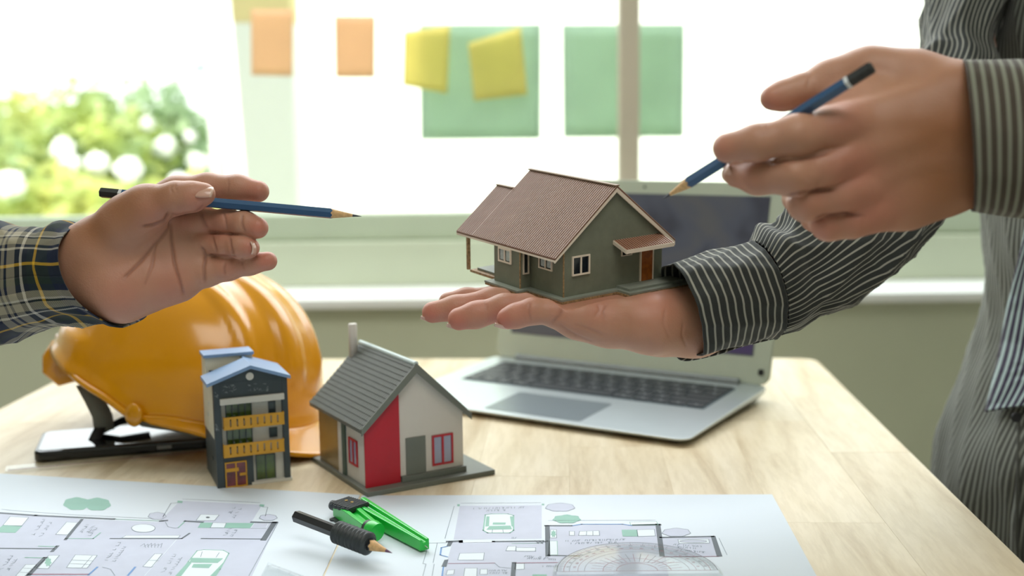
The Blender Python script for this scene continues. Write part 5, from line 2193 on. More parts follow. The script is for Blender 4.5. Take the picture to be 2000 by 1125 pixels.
hC.finger([(1660, 305, -11, 37), (1610, 326, -15, 35), (1550, 342, -19, 37.5), (1480, 347, -9, 31), (1438, 341, 1, 25)], join=.006)
hC.finger([(1685, 364, -7, 36), (1640, 380, -9, 34), (1575, 396, -10, 34), (1558, 386, 10, 27), (1575, 374, 26, 25)], join=.006)
hC.finger([(1710, 414, -1, 36), (1665, 430, -2, 33), (1618, 437, -1, 31), (1592, 424, 15, 26), (1615, 410, 30, 23)], join=.006)
hC.finger([(1670, 152, 28, 44), (1615, 160, 31, 37), (1562, 178, 29, 30.5), (1530, 187, 27, 28), (1508, 192, 25, 24)], join=.009)


VC, FC = hC.build()
VC, wC = crease(VC, FC, [
    ([(1532, 386), (1560, 378), (1600, 372), (1632, 370)], 3.5, .0016, .9),
    ([(1590, 430), (1610, 422), (1650, 418), (1685, 422)], 3.5, .0016, .9),
    ([(1500, 318), (1550, 312), (1600, 303), (1620, 298)], 3.2, .0012, .6),
    ([(1490, 230), (1486, 250), (1492, 275)], 4.0, .0004, .12),
    ([(1500, 232), (1497, 250), (1502, 270)], 3.0, .0004, .12),
    ([(1574, 128), (1580, 150), (1576, 175)], 3.0, .0005, .2),
], None)
# raised tendons and knuckles on the back of the hand
NC = vnormals(VC, FC)
PCp = project(VC)
vw = CP - VC
vw /= np.linalg.norm(vw, axis=1, keepdims=True)
fr_ = np.clip((NC * vw).sum(1) * 2, 0, 1)
bump_ = np.zeros(len(VC))
for a, b, w_, d_ in (((1665, 245), (1850, 225), 20, .0005), ((1660, 305), (1850, 262), 20, .0006), ((1690, 362), (1850, 300), 20, .0005), ((1720, 405), (1850, 340), 20, .0003)):
    e_ = np.minimum(np.linalg.norm(PCp - np.array(a), axis=1), np.linalg.norm(PCp - np.array(b), axis=1))
    bump_ += d_ * np.exp(-(seg_dist(PCp, a, b) / w_) ** 2) * np.clip(e_ / 60, 0, 1)
for x_, y_, r_, d_ in ((1660, 245, 26, .0020), (1655, 305, 26, .0022), (1680, 365, 26, .0016), (1710, 410, 24, .0010), (1555, 262, 22, .0008), (1552, 338, 20, .0010), (1574, 392, 20, .0012)):
    bump_ += d_ * np.exp(-(((PCp - np.array([x_, y_])) / r_) ** 2).sum(1))
VC = VC + NC * (bump_ * fr_)[:, None]
redC = blot(PCp, [(1670, 330, 60, .6), (1700, 410, 70, .55), (1650, 235, 50, .45), (1610, 445, 40, .5), (1410, 290, 30, .4), (1450, 345, 40, .3), (1590, 395, 40, .3), (1500, 195, 30, .4)])
tanC = blot(PCp, [(1830, 250, 110, 1.0), (1860, 180, 80, .8), (1840, 350, 90, .9), (1700, 120, 60, .3)])
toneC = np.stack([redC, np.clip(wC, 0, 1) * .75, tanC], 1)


def ring_tube(secs, n=28, cap=True):
    """closed tapering tube of quads through (point, radius a, radius b, axis a)"""
    V, Fq = [], []
    m = len(secs)
    for i, (p, ra, rb, ua) in enumerate(secs):
        p = np.array(p, float)
        a_, b_ = np.array(secs[max(i - 1, 0)][0], float), np.array(secs[min(i + 1, m - 1)][0], float)
        t = b_ - a_
        t /= np.linalg.norm(t)
        u = np.array(ua, float)
        u = u - t * (u @ t)
        u /= np.linalg.norm(u)
        w = np.cross(t, u)
        for k in range(n):
            th = 2 * math.pi * k / n
            V.append(p + u * ra * math.cos(th) + w * rb * math.sin(th))
    for i in range(m - 1):
        for k in range(n):
            Fq.append((i * n + k, i * n + (k + 1) % n, (i + 1) * n + (k + 1) % n, (i + 1) * n + k))
    return np.array(V), np.array(Fq)


def spline(ps, m):
    ps = np.array(ps, float)
    n = len(ps)
    ts = np.linspace(0, n - 1, m)
    out = []
    for t in ts:
        i = min(int(t), n - 2)
        f = t - i
        p0, p1, p2, p3 = ps[max(i - 1, 0)], ps[i], ps[i + 1], ps[min(i + 2, n - 1)]
        out.append(.5 * ((2 * p1) + (-p0 + p2) * f + (2 * p0 - 5 * p1 + 4 * p2 - p3) * f * f + (-p0 + 3 * p1 - 3 * p2 + p3) * f ** 3))
    return np.array(out)


def limb(pts, n=24):
    """pts: (Vector, radius)"""
    q = spline([list(p) + [r] for p, r in pts], len(pts) * 4)
    return ring_tube([(c[:3], c[3], c[3], (0, 0.2, 1)) for c in q], n)


def merge(parts):
    V, Fq, T = [], [], []
    o = 0
    for v, f, t in parts:
        V.append(v)
        Fq.append(np.asarray(f) + o)
        T.append(t if t is not None else np.zeros((len(v), 3)))
        o += len(v)
    return np.concatenate(V), np.concatenate(Fq), np.concatenate(T)


def coarse(prims, lo, hi, cell=.008, k=.03):
    f = Field(lo, hi, cell)
    D = f.blank() + .05
    for a, b, ra, rb in prims:
        f.cone(D, a, b, ra, rb, k)
    V, Fq = f.mesh(D)
    return relax(V, Fq, 2), Fq


V3 = lambda *a: np.array(a, float)
# the man at the right: torso, neck and head stand beyond the picture edge; he faces the table
BX, BY = .600, 1.045
FAC = np.array([-.88, -.47, 0])                 # the way he faces
LAT = np.array([-.47, .88, 0])                  # towards his right shoulder
bc = lambda f_, l_, z: V3(BX, BY, z) + FAC * f_ + LAT * l_
shR_, shL_ = bc(0, .175, 1.40), bc(0, -.175, 1.40)
elbB = np.array(atY(1800, 240, 1.02))
elbC = V3(.66, .70, .96)
bodyB = [(bc(0, .06, .80), bc(0, -.06, .80), .075, .075), (bc(-.01, .05, .8), bc(-.01, .07, 1.28), .065, .075), (bc(-.01, -.05, .8), bc(-.01, -.07, 1.28), .065, .075),
         (bc(-.01, .10, 1.35), bc(-.01, -.10, 1.35), .045, .045), (bc(0, 0, 1.35), bc(.02, 0, 1.52), .06, .055),
         (bc(.03, 0, 1.60), bc(.02, 0, 1.68), .075, .09), (bc(.07, 0, 1.565), bc(.05, 0, 1.60), .045, .06), (bc(.11, 0, 1.64), bc(.125, 0, 1.615), .010, .014),
         (bc(.01, .085, 1.64), bc(.01, .085, 1.62), .016, .012), (bc(.01, -.085, 1.64), bc(.01, -.085, 1.62), .016, .012)]
vb, fbq = coarse(bodyB, (.25, .70, .60), (.95, 1.40, 1.82), .009)
arm1 = limb([(np.array(atY(1400, 620, .815)), .0185), (np.array(atY(1470, 590, .835)), .022), (np.array(atY(1620, 470, .90)), .030), (np.array(atY(1790, 290, .98)), .032), (np.array(atY(1868, 130, 1.06)), .032), (np.array(atY(1888, 0, 1.10)), .028), (shR_ + V3(0, 0, -.05), .027), (shR_ + LAT * -.03, .030)])
arm2 = limb([(np.array(atY(1985, 268, .668)), .0225), (np.array(atY(2080, 280, .68)), .025), (np.array(atY(2300, 300, .69)), .030), (elbC + V3(-.04, -.01, 0), .024), (elbC + V3(.025, .035, .025), .024), (elbC * .5 + shL_ * .5, .027), (shL_ + V3(0, 0, -.05), .027), (shL_ + LAT * .03, .03)])
Vm, Fm, Tm = merge([(VB, FB, toneB), (VC, FC, toneC), (vb, fbq, None), (*arm1, None), (*arm2, None)])
pB = np_mesh('person', Vm, Fm, M['skin'], Tm)
tag(pB, 'person in dark pinstripe shirt and striped tie holding a model house and a pencil', 'person')

AX_, AY_ = -1.02, .98
ac = lambda x, y, z: V3(AX_ + x, AY_ + y, z)
shA, shA2 = ac(.10, .17, 1.38), ac(-.05, -.17, 1.38)
elbA = V3(-.66, .93, .90)
bodyA = [(ac(0, .06, .80), ac(0, -.06, .80), .075, .075), (ac(0, .05, .8), ac(0, .07, 1.26), .065, .07), (ac(0, -.05, .8), ac(0, -.07, 1.26), .065, .07),
         (ac(0, .10, 1.33), ac(0, -.10, 1.33), .045, .045), (ac(0, 0, 1.33), ac(.02, 0, 1.50), .06, .055),
         (ac(.03, 0, 1.58), ac(.02, 0, 1.66), .075, .09), (ac(.07, 0, 1.545), ac(.05, 0, 1.58), .045, .06), (ac(.11, 0, 1.62), ac(.125, 0, 1.595), .010, .014),
         (ac(.01, .085, 1.62), ac(.01, .085, 1.60), .016, .012), (ac(.01, -.085, 1.62), ac(.01, -.085, 1.60), .016, .012)]
va, faq = coarse(bodyA, (-1.35, .62, .60), (-.75, 1.32, 1.82), .009)
arm3 = limb([(np.array(atY(120, 525, .803)), .0215), (np.array(atY(0, 545, .81)), .026), (np.array(atY(-250, 590, .84)), .032), (elbA + V3(.01, 0, 0), .028), (elbA * .5 + shA * .5, .030), (shA + V3(0, -.03, 0), .030)])
elbA2 = V3(-.98, .70, 1.06)
arm4 = limb([(V3(-.745, .742, .835), .019), (V3(-.80, .74, .845), .022), (V3(-.88, .72, .90), .026), (elbA2, .027), (elbA2 * .5 + shA2 * .5, .029), (shA2 + V3(0, .03, 0), .030)])
w0_ = np.array(atY(1345, 634, .80))
VA2 = (VB - w0_) * np.array([-1, 1, 1]) + V3(-.755, .742, .835)
Vm, Fm, Tm = merge([(VA, FA, toneA), (VA2, FB[:, ::-1], toneB), (va, faq, None), (*arm3, None), (*arm4, None)])
pA = np_mesh('person', Vm, Fm, M['skin'], Tm)
tag(pA, 'person in a plaid shirt holding a pencil in an open hand above the hard hat', 'person')


# ---------------- nails
def nail(parent, x, y, d, Y0, length, width, ldir, ndir, name='fingernail', m='nail', lab=None):
    """a small curved plate; ldir = towards the free edge, ndir = outward normal (both in viewer axes right/up/towards viewer)"""
    c = np.array(atY(x, y, Y0 + d * .001))
    Lx = RM @ np.array(ldir, float)
    N_ = RM @ np.array(ndir, float)
    N_ /= np.linalg.norm(N_)
    Lx = Lx - N_ * (Lx @ N_)
    Lx /= np.linalg.norm(Lx)
    W = np.cross(N_, Lx)
    ni, nj = 10, 8
    vs = []
    for j in range(nj + 1):
        v = -1 + 2 * j / nj
        for i in range(ni + 1):
            u = -1 + 2 * i / ni
            # rounded at the root, squarer at the free edge
            wv = math.sqrt(max(0, 1 - max(0, -v) ** 3)) * (1 - .12 * max(0, v) ** 2)
            p_ = c + Lx * v * length / 2 * (1 - .12 * u * u * (1 if v > 0 else -.5)) + W * u * wv * width / 2 - N_ * (u * u) * width * .20 * wv - N_ * (v * v) * length * .04
            vs.append(p_)
    fs = [(j * (ni + 1) + i, j * (ni + 1) + i + 1, (j + 1) * (ni + 1) + i + 1, (j + 1) * (ni + 1) + i) for j in range(nj) for i in range(ni)]
    mb = MB()
    mb.add(vs, fs, 0, True)
    for f in [len(mb.f) - k for k in range(1, ni + 1)]:
        mb.mi[f] = 1
    o = mb.build(name, [M[m], M['nail_pale']], parent, solid=.0005)
    return o


nail(pA, 396, 371, -28.0, .80, .0135, .0105, (1, .06, 0), (.0, .70, .72))
nail(pA, 500, 484, -17.5, .80, .010, .0090, (-.10, .0, 1), (1, .08, .25))
nail(pB, 978, 640, -30, .80, .0095, .0085, (-1, -.1, 0), (-.25, -1, .15))
nail(pB, 885, 641, -11, .80, .0100, .0095, (-1, -.05, 0), (-.25, -1, .15))
nail(pB, 834, 626, 11, .80, .0100, .0095, (-1, -.1, 0), (-.25, -1, .1))
nail(pB, 1417, 337, -1, .66, .0095, .0090, (-.5, -.2, -.3), (-1, -.05, .35))


# ---------------- cloth
def stripe_mat(name, base, line, period, width, axis='x', soft=.12, rough=.8, warp=0.0):
    t = NT(name)
    uv = t.n('UVMap')
    sp = t.n('SeparateXYZ')
    t.l(uv.outputs[0], sp.inputs[0])
    co = t.n('TexCoord').outputs['Object']
    src = sp.outputs[0 if axis == 'x' else 1]
    oth = sp.outputs[1 if axis == 'x' else 0]
    if warp:
        nz = t.noise(9, 2, .5, co)
        src = t.math('ADD', src, t.math('MULTIPLY', t.math('SUBTRACT', nz.outputs['Fac'], .5), warp))
    f = t.math('FRACT', t.math('DIVIDE', src, period))
    tri = t.math('ABSOLUTE', t.math('SUBTRACT', f, .5))
    mr = t.n('MapRange')
    mr.interpolation_type = 'SMOOTHSTEP'
    mr.inputs['From Min'].default_value = width / 2 + soft / 2
    mr.inputs['From Max'].default_value = width / 2 - soft / 2
    t.l(tri, mr.inputs['Value'])
    # yarn texture: fine weave along the stripe
    wv = t.math('ABSOLUTE', t.math('SINE', t.math('MULTIPLY', oth, 2 * math.pi / .0011)))
    n2 = t.noise(1400, 2, .6, co)
    ln = t.mix(t.math('MULTIPLY', wv, .3), line, tuple(v * .55 for v in line[:3]) + (1,))
    bs = t.mix(n2.outputs['Fac'], tuple(v * .7 for v in base[:3]) + (1,), tuple(v * 1.3 for v in base[:3]) + (1,))
    c = t.mix(mr.outputs[0], bs, ln)
    t.l(c, t.b.inputs['Base Color'])
    t.b.inputs['Roughness'].default_value = rough
    t.b.inputs['Sheen Weight'].default_value = .15
    t.b.inputs['Sheen Roughness'].default_value = .4
    t.b.inputs['Specular IOR Level'].default_value = .2
    t.bump(n2.outputs['Fac'], .25, .0004)
    return t.m


def cloth(name, secs, nu, nv, m, parent, wr, seedk=0, open_=True, u_range=(0, 2 * math.pi), solid=.0009, rad_scale=1.0, uvswap=False):
    """lofted cloth. secs: (centre, half axis A vector, half axis B vector); wr(s, th, k) returns outward displacement"""
    arr = [np.concatenate([np.array(c, float), np.array(a, float), np.array(b, float)]) for c, a, b in secs]
    q = spline(arr, nu)
    V, S, UV = [], 0.0, []
    full = abs(u_range[1] - u_range[0] - 2 * math.pi) < 1e-6
    rmean = np.mean([np.linalg.norm(x[3:6]) + np.linalg.norm(x[6:9]) for x in q]) / 2
    prev = None
    for i in range(nu):
        c, a, b = q[i][:3], q[i][3:6], q[i][6:9]
        if prev is not None:
            S += np.linalg.norm(c - prev)
        prev = c
        for k in range(nv + 1):
            th = u_range[0] + (u_range[1] - u_range[0]) * k / nv
            d = a * math.cos(th) + b * math.sin(th)
            ln = np.linalg.norm(d)
            V.append(c + d * (1 + wr(S, th, i / (nu - 1)) / ln))
            UV.append((S, th * rmean * rad_scale))
    Fq = []
    for i in range(nu - 1):
        for k in range(nv):
            Fq.append((i * (nv + 1) + k, i * (nv + 1) + k + 1, (i + 1) * (nv + 1) + k + 1, (i + 1) * (nv + 1) + k))
    o = np_mesh(name, np.array(V), np.array(Fq), m, None, parent)
    uv = o.data.uv_layers.new(name='UVMap')
    UV = np.array(UV)
    li = np.zeros(len(o.data.loops), np.int32)
    o.data.loops.foreach_get('vertex_index', li)
    uv.data.foreach_set('uv', UV[li].astype(np.float32).ravel())
    md = o.modifiers.new('thickness', 'SOLIDIFY')
    md.thickness = solid
    md.offset = 0
    return o


def sec_px(x, y, Y, r, dm, ang=90.0, tilt=0.0):
    """section at a photographed point: half height r px along the image direction ang, half depth dm (metres) away from the viewer;
    tilt leans the ring so that its near side shifts along the image x axis (px)"""
    c = np.array(atY(x, y, Y))
    k = Y / F
    a = RM @ np.array([math.cos(math.radians(ang)), math.sin(math.radians(ang)), 0]) * r * k
    b = RM @ np.array([tilt * k, 0, dm])
    return c, a, b


def waves(seed, n, smin_, smax_, amp, kth=(1, 4)):
    r = random.Random(seed)
    W = [(r.uniform(smin_, smax_) * r.choice((-1, 1)), r.randint(*kth), r.uniform(0, 6.28), amp * r.uniform(.4, 1)) for _ in range(n)]

    def f(s, th):
        v = 0
        for ks, kt, ph, a in W:
            x = math.sin(ks * s + kt * th + ph + .8 * math.sin(2 * th + ks * .3 * s + ph * 2))
            v += a * (1 - 2 * abs(x) ** .8)
        return v
    return f


PIN_D, PIN_L = lin((50, 53, 52)), lin((158, 158, 148))
M['pin_cuff'] = stripe_mat('pinstripe_round', PIN_D, PIN_L, .0060, .24, 'x')
M['pin_sleeve'] = stripe_mat('pinstripe_along', PIN_D, PIN_L, .0060, .24, 'y', warp=.002)
M['pin_cuff_near'] = stripe_mat('pinstripe_near_cuff', lin((74, 66, 58)), lin((132, 134, 120)), .0056, .42, 'x')
M['pin_body'] = stripe_mat('pinstripe_body', lin((74, 75, 70)), lin((138, 142, 134)), .0048, .38, 'y', warp=.003)

# far arm: cuff and sleeve
g1 = waves(3, 5, 20, 60, .0007)
cuffB = cloth('cuff', [sec_px(1332, 606, .800, 99, .040, 106, 16), sec_px(1370, 594, .806, 98, .041, 106, 16), sec_px(1430, 578, .815, 96, .040, 106, 16), sec_px(1492, 566, .825, 94, .040, 104, 16)],
              44, 120, M['pin_cuff'], pB, lambda s, th, k: g1(s, th) + (.0012 if k > .97 else 0) + .0025 * math.exp(-((th - 1.2) / .5) ** 2) * math.sin(k * 3.1))

# the hanging lap of the far cuff
lap_ = []
lt = spline([[1318, 676], [1350, 690], [1400, 674], [1460, 657], [1512, 640]], 40)
lb_ = spline([[1322, 690], [1336, 704], [1400, 692], [1450, 676], [1516, 660]], 40)
lv_, luv, sa_ = [], [], 0
for i in range(40):
    if i:
        sa_ += np.linalg.norm(lb_[i] - lb_[i - 1]) * .8 / F
    for j in range(7):
        u_ = j / 6
        q_ = lt[i] * (1 - u_) + lb_[i] * u_
        lv_.append(np.array(atY(q_[0], q_[1], .800 + .025 * i / 39 + .006 * (1 - u_))))
        luv.append((sa_ + u_ * .002, u_ * .01))
lf_ = [(i * 7 + j, i * 7 + j + 1, (i + 1) * 7 + j + 1, (i + 1) * 7 + j) for i in range(39) for j in range(6)]
cl_o = np_mesh('cuff_lap', np.array(lv_), np.array(lf_), M['pin_cuff'], None, pB)
uvl0 = cl_o.data.uv_layers.new(name='UVMap')
li0 = np.zeros(len(cl_o.data.loops), np.int32)
cl_o.data.loops.foreach_get('vertex_index', li0)
uvl0.data.foreach_set('uv', np.array(luv, np.float32)[li0].ravel())
md0 = cl_o.modifiers.new('thickness', 'SOLIDIFY')
md0.thickness = .0012
g2 = waves(11, 6, 10, 30, .0026, (1, 3))
g3 = waves(5, 4, 8, 20, .0040, (1, 2))


def wrB(s, th, k):
    gather = .0011 * math.sin(th * 46) * math.exp(-s / .010)
    e = min(1, s / .03)
    return gather + (g2(s, th) + g3(s, th) * .8) * e + .008 * math.exp(-((s - .018) / .014) ** 2) * max(0, math.cos(th - .35)) ** 2


slB = cloth('sleeve', [sec_px(1494, 565, .826, 92, .040, 104, 16), sec_px(1530, 545, .835, 112, .045, 112, 14), sec_px(1600, 500, .86, 128, .050, 125, 10), sec_px(1700, 400, .92, 132, .054, 130, 6),
                       sec_px(1800, 270, .99, 130, .056, 140, 0), sec_px(1868, 130, 1.06, 96, .054, 162, 0), sec_px(1882, 20, 1.10, 84, .056, 176, 0), (shR_ + V3(0, 0, -.06), FAC * .066, LAT * -.07), (shR_ + V3(0, 0, .03), FAC * .06, LAT * -.05)],
            170, 150, M['pin_sleeve'], pB, wrB)
# near arm: cuff and sleeve
g4 = waves(8, 4, 14, 40, .0005)
cuffC = cloth('cuff', [sec_px(1889, 266, .664, 148, .040, 94, -44), sec_px(1965, 271, .668, 151, .042, 92, -40), sec_px(2060, 276, .672, 153, .042, 91, -34), sec_px(2150, 282, .676, 150, .043, 90, -30)],
              40, 110, M['pin_cuff_near'], pB, lambda s, th, k: g4(s, th))
slC = cloth('sleeve', [sec_px(2152, 282, .677, 146, .043, 90, -30), sec_px(2240, 295, .68, 170, .05, 90, -10), (elbC + V3(-.04, -.01, .0), V3(0, 0, .062), V3(.01, -.06, 0)), (elbC + V3(.03, .04, .03), V3(-.04, -.02, .05), V3(.02, -.055, 0)),
                       (elbC * .5 + shL_ * .5, FAC * .06, LAT * -.06), (shL_ + V3(0, 0, -.06), FAC * .066, LAT * -.07), (shL_ + V3(0, 0, .03), FAC * .06, LAT * -.05)],
            90, 90, M['pin_sleeve'], pB, lambda s, th, k: (g2(s, th)) * min(1, s / .03))

# shirt body
g5 = waves(21, 5, 6, 16, .0028, (2, 6))


def tsec(z, leftX, a, b):
    """section of the torso whose side towards the table reaches leftX"""
    ex = math.sqrt((a * FAC[0]) ** 2 + (b * LAT[0]) ** 2)
    cx_ = leftX + ex
    return (V3(cx_, BY - .0, z), FAC * a, LAT * b)


shirt = cloth('shirt', [tsec(.52, .410, .135, .175), tsec(.64, .401, .137, .175), tsec(.72, .408, .134, .172), tsec(.78, .430, .125, .168), tsec(.83, .446, .118, .165), tsec(.87, .448, .118, .165), tsec(.94, .440, .122, .170), tsec(1.05, .440, .126, .178),
                        tsec(1.20, .448, .122, .185), tsec(1.33, .47, .105, .190), tsec(1.42, .50, .075, .165), (bc(0, 0, 1.475), FAC * .062, LAT * .062), (bc(.01, 0, 1.51), FAC * .06, LAT * .058)],
              130, 200, M['pin_body'], pB, lambda s, th, k: g5(s, th) + .0012 * math.sin(8 * th + 60 * s))


def shirt_front(x, y, lift=.0):
    """first point of the shirt seen at pixel x, y (analytic: nearest section ellipse)"""
    d = np.array(ray(x, y))
    best = None
    for Y in np.arange(.80, 1.30, .002):
        p_ = np.array(CAMP) + d * (Y / d[1])
        z = p_[2]
        zs_ = [.52, .64, .72, .78, .83, .87, .94, 1.05, 1.20, 1.33, 1.42, 1.475]
        lx_ = [.410, .401, .408, .430, .446, .448, .440, .440, .448, .47, .50, .545]
        aa = [.135, .137, .134, .125, .118, .118, .122, .126, .122, .105, .075, .062]
        bb = [.175, .175, .172, .168, .165, .165, .170, .178, .185, .19, .165, .062]
        lx2, a2, b2 = np.interp(z, zs_, lx_), np.interp(z, zs_, aa), np.interp(z, zs_, bb)
        ex = math.sqrt((a2 * FAC[0]) ** 2 + (b2 * LAT[0]) ** 2)
        q_ = p_ - V3(lx2 + ex, BY, z)
        if (q_ @ FAC / (a2 + lift)) ** 2 + (q_ @ LAT / (b2 + lift)) ** 2 < 1:
            return p_
    return np.array(CAMP) + d * (1.0 / d[1])


# tie: a hanging strip with a pointed end, in front of the shirt
M['tie'] = stripe_mat('tie_stripes', lin((38, 28, 56)), lin((160, 180, 180)), .0072, .42, 'y', .12, .45)
edgeL = [(2215, -700), (2150, -450), (2090, -200), (2045, 80), (2022, 280), (2012, 380), (2003, 440), (1990, 500), (1974, 570), (1961, 640), (1950, 700), (1936, 755), (1923, 804)]
edgeR = [(2250, -700), (2215, -450), (2165, -200), (2110, 80), (2075, 280), (2060, 380), (2058, 440), (2056, 500), (2056, 570), (2058, 640), (2060, 700), (2055, 745), (2030, 786)]
rows_ = 120
cols = 14
eL = spline([list(p_) for p_ in edgeL], rows_)
eR = spline([list(p_) for p_ in edgeR], rows_)
tv, tuv = [], []
s_ = 0
for j in range(rows_):
    for i in range(cols + 1):
        u = i / cols
        x_, y_ = eL[j] * (1 - u) + eR[j] * u
        p_ = shirt_front(x_, y_, .008)
        nrm_ = RM @ np.array([0, 0, 1.0])
        fold = .0012 * math.sin(u * 9 + j * .12)
        tv.append(p_ + nrm_ * (.004 + fold - .003 * (2 * u - 1) ** 2))
        tuv.append((j * .004, (u - .5) * .060 * (1.0 if j > 4 else 1.0) + j * .0003))
tf = [(j * (cols + 1) + i, (j + 1) * (cols + 1) + i, (j + 1) * (cols + 1) + i + 1, j * (cols + 1) + i + 1) for j in range(rows_ - 1) for i in range(cols)]
tie = np_mesh('tie', np.array(tv), np.array(tf), M['tie'], None, pB)
tie['label'] = 'navy and pale striped tie with its pointed end hanging free'
uvl = tie.data.uv_layers.new(name='UVMap')
li = np.zeros(len(tie.data.loops), np.int32)
tie.data.loops.foreach_get('vertex_index', li)
uvl.data.foreach_set('uv', np.array(tuv, np.float32)[li].ravel())
md = tie.modifiers.new('thickness', 'SOLIDIFY')
md.thickness = .003
md.offset = 0
# placket edge below the tie with a buttonhole
pk_ = MB()
pts = [shirt_front(x_, y_, .003) for x_, y_ in ((1990, 806), (1990, 850), (1989, 910), (1987, 980), (1986, 1050), (1988, 1110))]
pk_.tube([Vector(p_) for p_ in pts], .0016, 8)
pk_.build('placket_edge', M['pin_body'], pB)
bpt = shirt_front(1984, 815, .006)
MB().tube([Vector(bpt), Vector(bpt + RM @ np.array([0, 0, .002]))], [.0045, .004], 14).build('button', M['rubber'], pB)

# plaid sleeve
def plaid_mat():
    t = NT('plaid_flannel')
    uv = t.n('UVMap')
    sp = t.n('SeparateXYZ')
    t.l(uv.outputs[0], sp.inputs[0])
    co = t.n('TexCoord').outputs['Object']
    NAVY, DARK, BEI, YEL, WHI, GRE = (lin(c) for c in ((20, 29, 50), (24, 31, 35), (150, 143, 122), (200, 158, 36), (190, 184, 170), (28, 42, 36)))
    PER = .064

    def band(sock, off, stops):
        f = t.math('FRACT', t.math('DIVIDE', t.math('ADD', sock, off), PER))
        return t.ramp(f, stops, 'CONSTANT').outputs[0]
    # distance along the arm from the cuff edge
    cu = band(sp.outputs[0], 0.0, [(0, NAVY), (.18, GRE), (.355, YEL), (.395, GRE), (.50, DARK), (.56, WHI), (.595, DARK), (.66, BEI), (.76, NAVY), (.79, BEI), (.83, NAVY), (.86, BEI), (.96, NAVY)])
    cv = band(sp.outputs[1], PLAID_V, [(0, DARK), (.16, YEL), (.205, NAVY), (.42, WHI), (.455, NAVY), (.51, BEI), (.64, DARK), (.67, WHI), (.70, BEI), (.80, NAVY), (.90, GRE)])
    # twill: the two yarn systems alternate along fine diagonals
    tw_ = t.math('SINE', t.math('MULTIPLY', t.math('ADD', sp.outputs[0], sp.outputs[1]), 2 * math.pi / .0014))
    k = t.math('ADD', t.math('MULTIPLY', tw_, .22), .5)
    c = t.mix(k, cu, cv)
    # thin bright yarns stay on top
    t.l(c, t.b.inputs['Base Color'])
    t.b.inputs['Roughness'].default_value = .85
    t.b.inputs['Sheen Weight'].default_value = .12
    t.b.inputs['Specular IOR Level'].default_value = .2
    t.bump(t.noise(1500, 2, .6, co).outputs['Fac'], .3, .0004)
    return t.m


PLAID_V = .0
M['plaid'] = plaid_mat()
g6 = waves(17, 6, 18, 60, .0016, (1, 3))
g7 = waves(29, 4, 10, 24, .0022, (1, 2))


def wrA(s, th, k):
    low = math.exp(-((math.sin((th + math.pi / 2) / 2)) / .35) ** 2)       # rumpled on the underside
    v = (g6(s, th) * (.35 + 1.3 * low) + g7(s, th) * .6) * min(1, s / .012 + .3)
    v += .0035 * math.exp(-((s - .016) / .010) ** 2) * max(0, math.sin(th)) ** 4
    v -= .0030 * math.exp(-((s - .034) / .007) ** 2) * max(0, math.sin(th)) ** 3
    return v


def secA(x, y, Y, r, dm, ang, tilt):
    c, a, b = sec_px(x, y, Y, r, dm, ang, -tilt)
    return c, b, a      # th = 0 faces the viewer, th = 90 deg is up


slA = cloth('sleeve', [secA(209, 540, .803, 109, .040, 110, 48), secA(165, 541, .803, 110, .043, 106, 34), secA(118, 540, .804, 109, .042, 100, 20), secA(60, 548, .806, 113, .044, 96, 10), secA(0, 552, .81, 126, .047, 93, 0),
                      secA(-110, 565, .82, 142, .052, 90, 0), (elbA + V3(.05, -.03, 0), V3(.01, -.055, 0), V3(.02, 0, .055)), (elbA + V3(-.02, .02, .02), V3(.0, -.055, 0), V3(.045, 0, .04)),
                      (elbA * .5 + shA * .5, V3(0, -.06, 0), V3(.055, 0, .02)), (shA + V3(0, 0, -.06), V3(0, -.07, 0), V3(.066, 0, 0)), (shA + V3(0, 0, .03), V3(0, -.05, 0), V3(.06, 0, 0))],
            190, 160, M['plaid'], pA, wrA)
slA2 = cloth('sleeve', [(V3(-.775, .740, .838), V3(.0, -.038, 0), V3(.008, 0, .038)), (V3(-.88, .72, .90), V3(0, -.05, 0), V3(.03, 0, .045)), (elbA2, V3(0, -.055, 0), V3(.05, 0, .03)), (elbA2 * .5 + shA2 * .5, V3(0, -.06, 0), V3(.055, 0, .02)),
                        (shA2 + V3(0, 0, .02), V3(0, -.06, 0), V3(.06, 0, 0))], 60, 60, M['plaid'], pA, lambda s, th, k: g6(s, th))
XV, YV = V3(1, 0, 0), V3(0, 1, 0)
cloth('shirt', [(ac(0, 0, .62), XV * .125, YV * .18), (ac(0, 0, .85), XV * .118, YV * .17), (ac(0, 0, 1.1), XV * .122, YV * .19), (ac(0, 0, 1.32), XV * .105, YV * .19), (ac(0, 0, 1.41), XV * .075, YV * .16), (ac(0, 0, 1.455), XV * .062, YV * .062), (ac(.01, 0, 1.49), XV * .058, YV * .058)],
      60, 80, M['plaid'], pA, lambda s, th, k: g5(s, th))

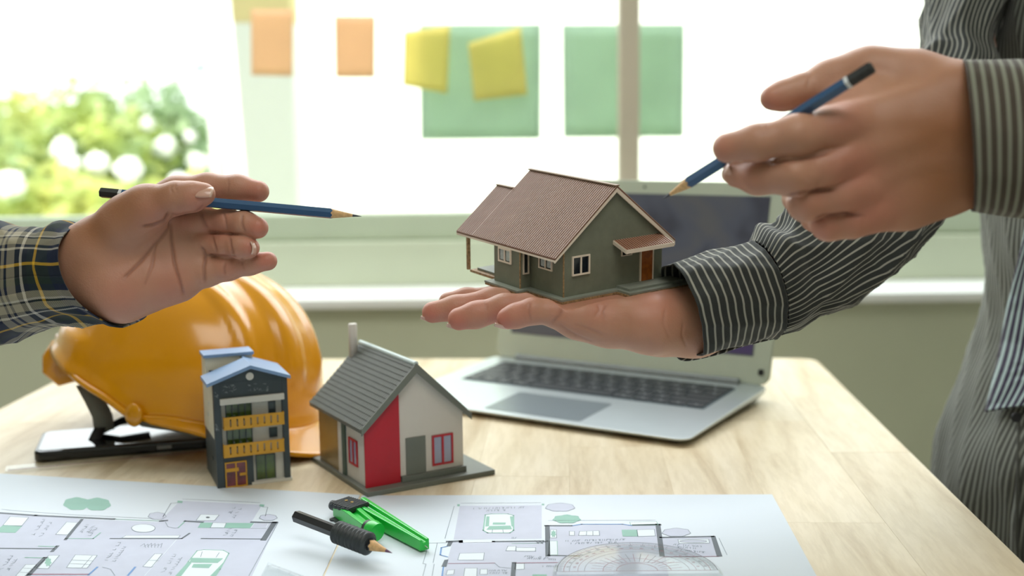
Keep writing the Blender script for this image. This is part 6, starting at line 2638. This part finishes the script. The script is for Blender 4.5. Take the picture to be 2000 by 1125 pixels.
# trousers, shoes and hair of both (outside the picture)
M['trouser'] = mat('dark_trousers', (44, 46, 54), .8, vary=.04)
M['shoe'] = mat('black_leather', (24, 22, 22), .4, vary=.03)
M['hair'] = mat('black_hair', (26, 22, 20), .5, vary=.08, bump=.4, bscale=200)


def lower(person, C2, fx, lat):
    c = V3(C2[0], C2[1], 0)
    fx, lat = np.array(fx), np.array(lat)
    nowr = lambda s, th, k: .003 * math.sin(3 * th + 9 * s)
    cloth('trousers', [(c + V3(0, 0, .90), fx * .11, lat * .155), (c + V3(0, 0, .78), fx * .115, lat * .165), (c + V3(0, 0, .72), fx * .11, lat * .16)], 12, 48, M['trouser'], person, nowr)
    for sg in (-1, 1):
        o_ = lat * .09 * sg
        cloth('trouser_leg', [(c + o_ * .9 + V3(0, 0, .82), fx * .09, lat * .08), (c + o_ + V3(0, 0, .5), fx * .075, lat * .075), (c + o_ * 1.1 + V3(0, 0, .06), fx * .055, lat * .055)], 20, 28, M['trouser'], person, nowr)
        p0 = c + o_ * 1.1
        v_, f_ = coarse([(p0 + fx * -.05 + V3(0, 0, .042), p0 + fx * .06 + V3(0, 0, .038), .04, .038), (p0 + fx * .06 + V3(0, 0, .038), p0 + fx * .16 + V3(0, 0, .032), .038, .030)], p0 + V3(-.28, -.28, -.02), p0 + V3(.28, .28, .12), .008, .02)
        v_[:, 2] = np.maximum(v_[:, 2], .0015)
        np_mesh('shoe', v_, f_, M['shoe'], None, person)


lower(pB, (.60, 1.045), FAC, LAT)
lower(pA, (AX_, AY_), (1, 0, 0), (0, 1, 0))
for per, f0 in ((pB, lambda a, b, z: bc(a, b, z)), (pA, lambda a, b, z: ac(a, b, z - .02))):
    v_, f_ = coarse([(f0(-.02, .03, 1.70), f0(-.02, -.03, 1.70), .085, .085), (f0(-.045, 0, 1.66), f0(-.05, 0, 1.58), .075, .05), (f0(.05, .03, 1.745), f0(.05, -.03, 1.745), .04, .04)], f0(0, 0, 1.66) - .2, f0(0, 0, 1.66) + .2, .008, .02)
    np_mesh('hair', v_, f_, M['hair'], None, per)
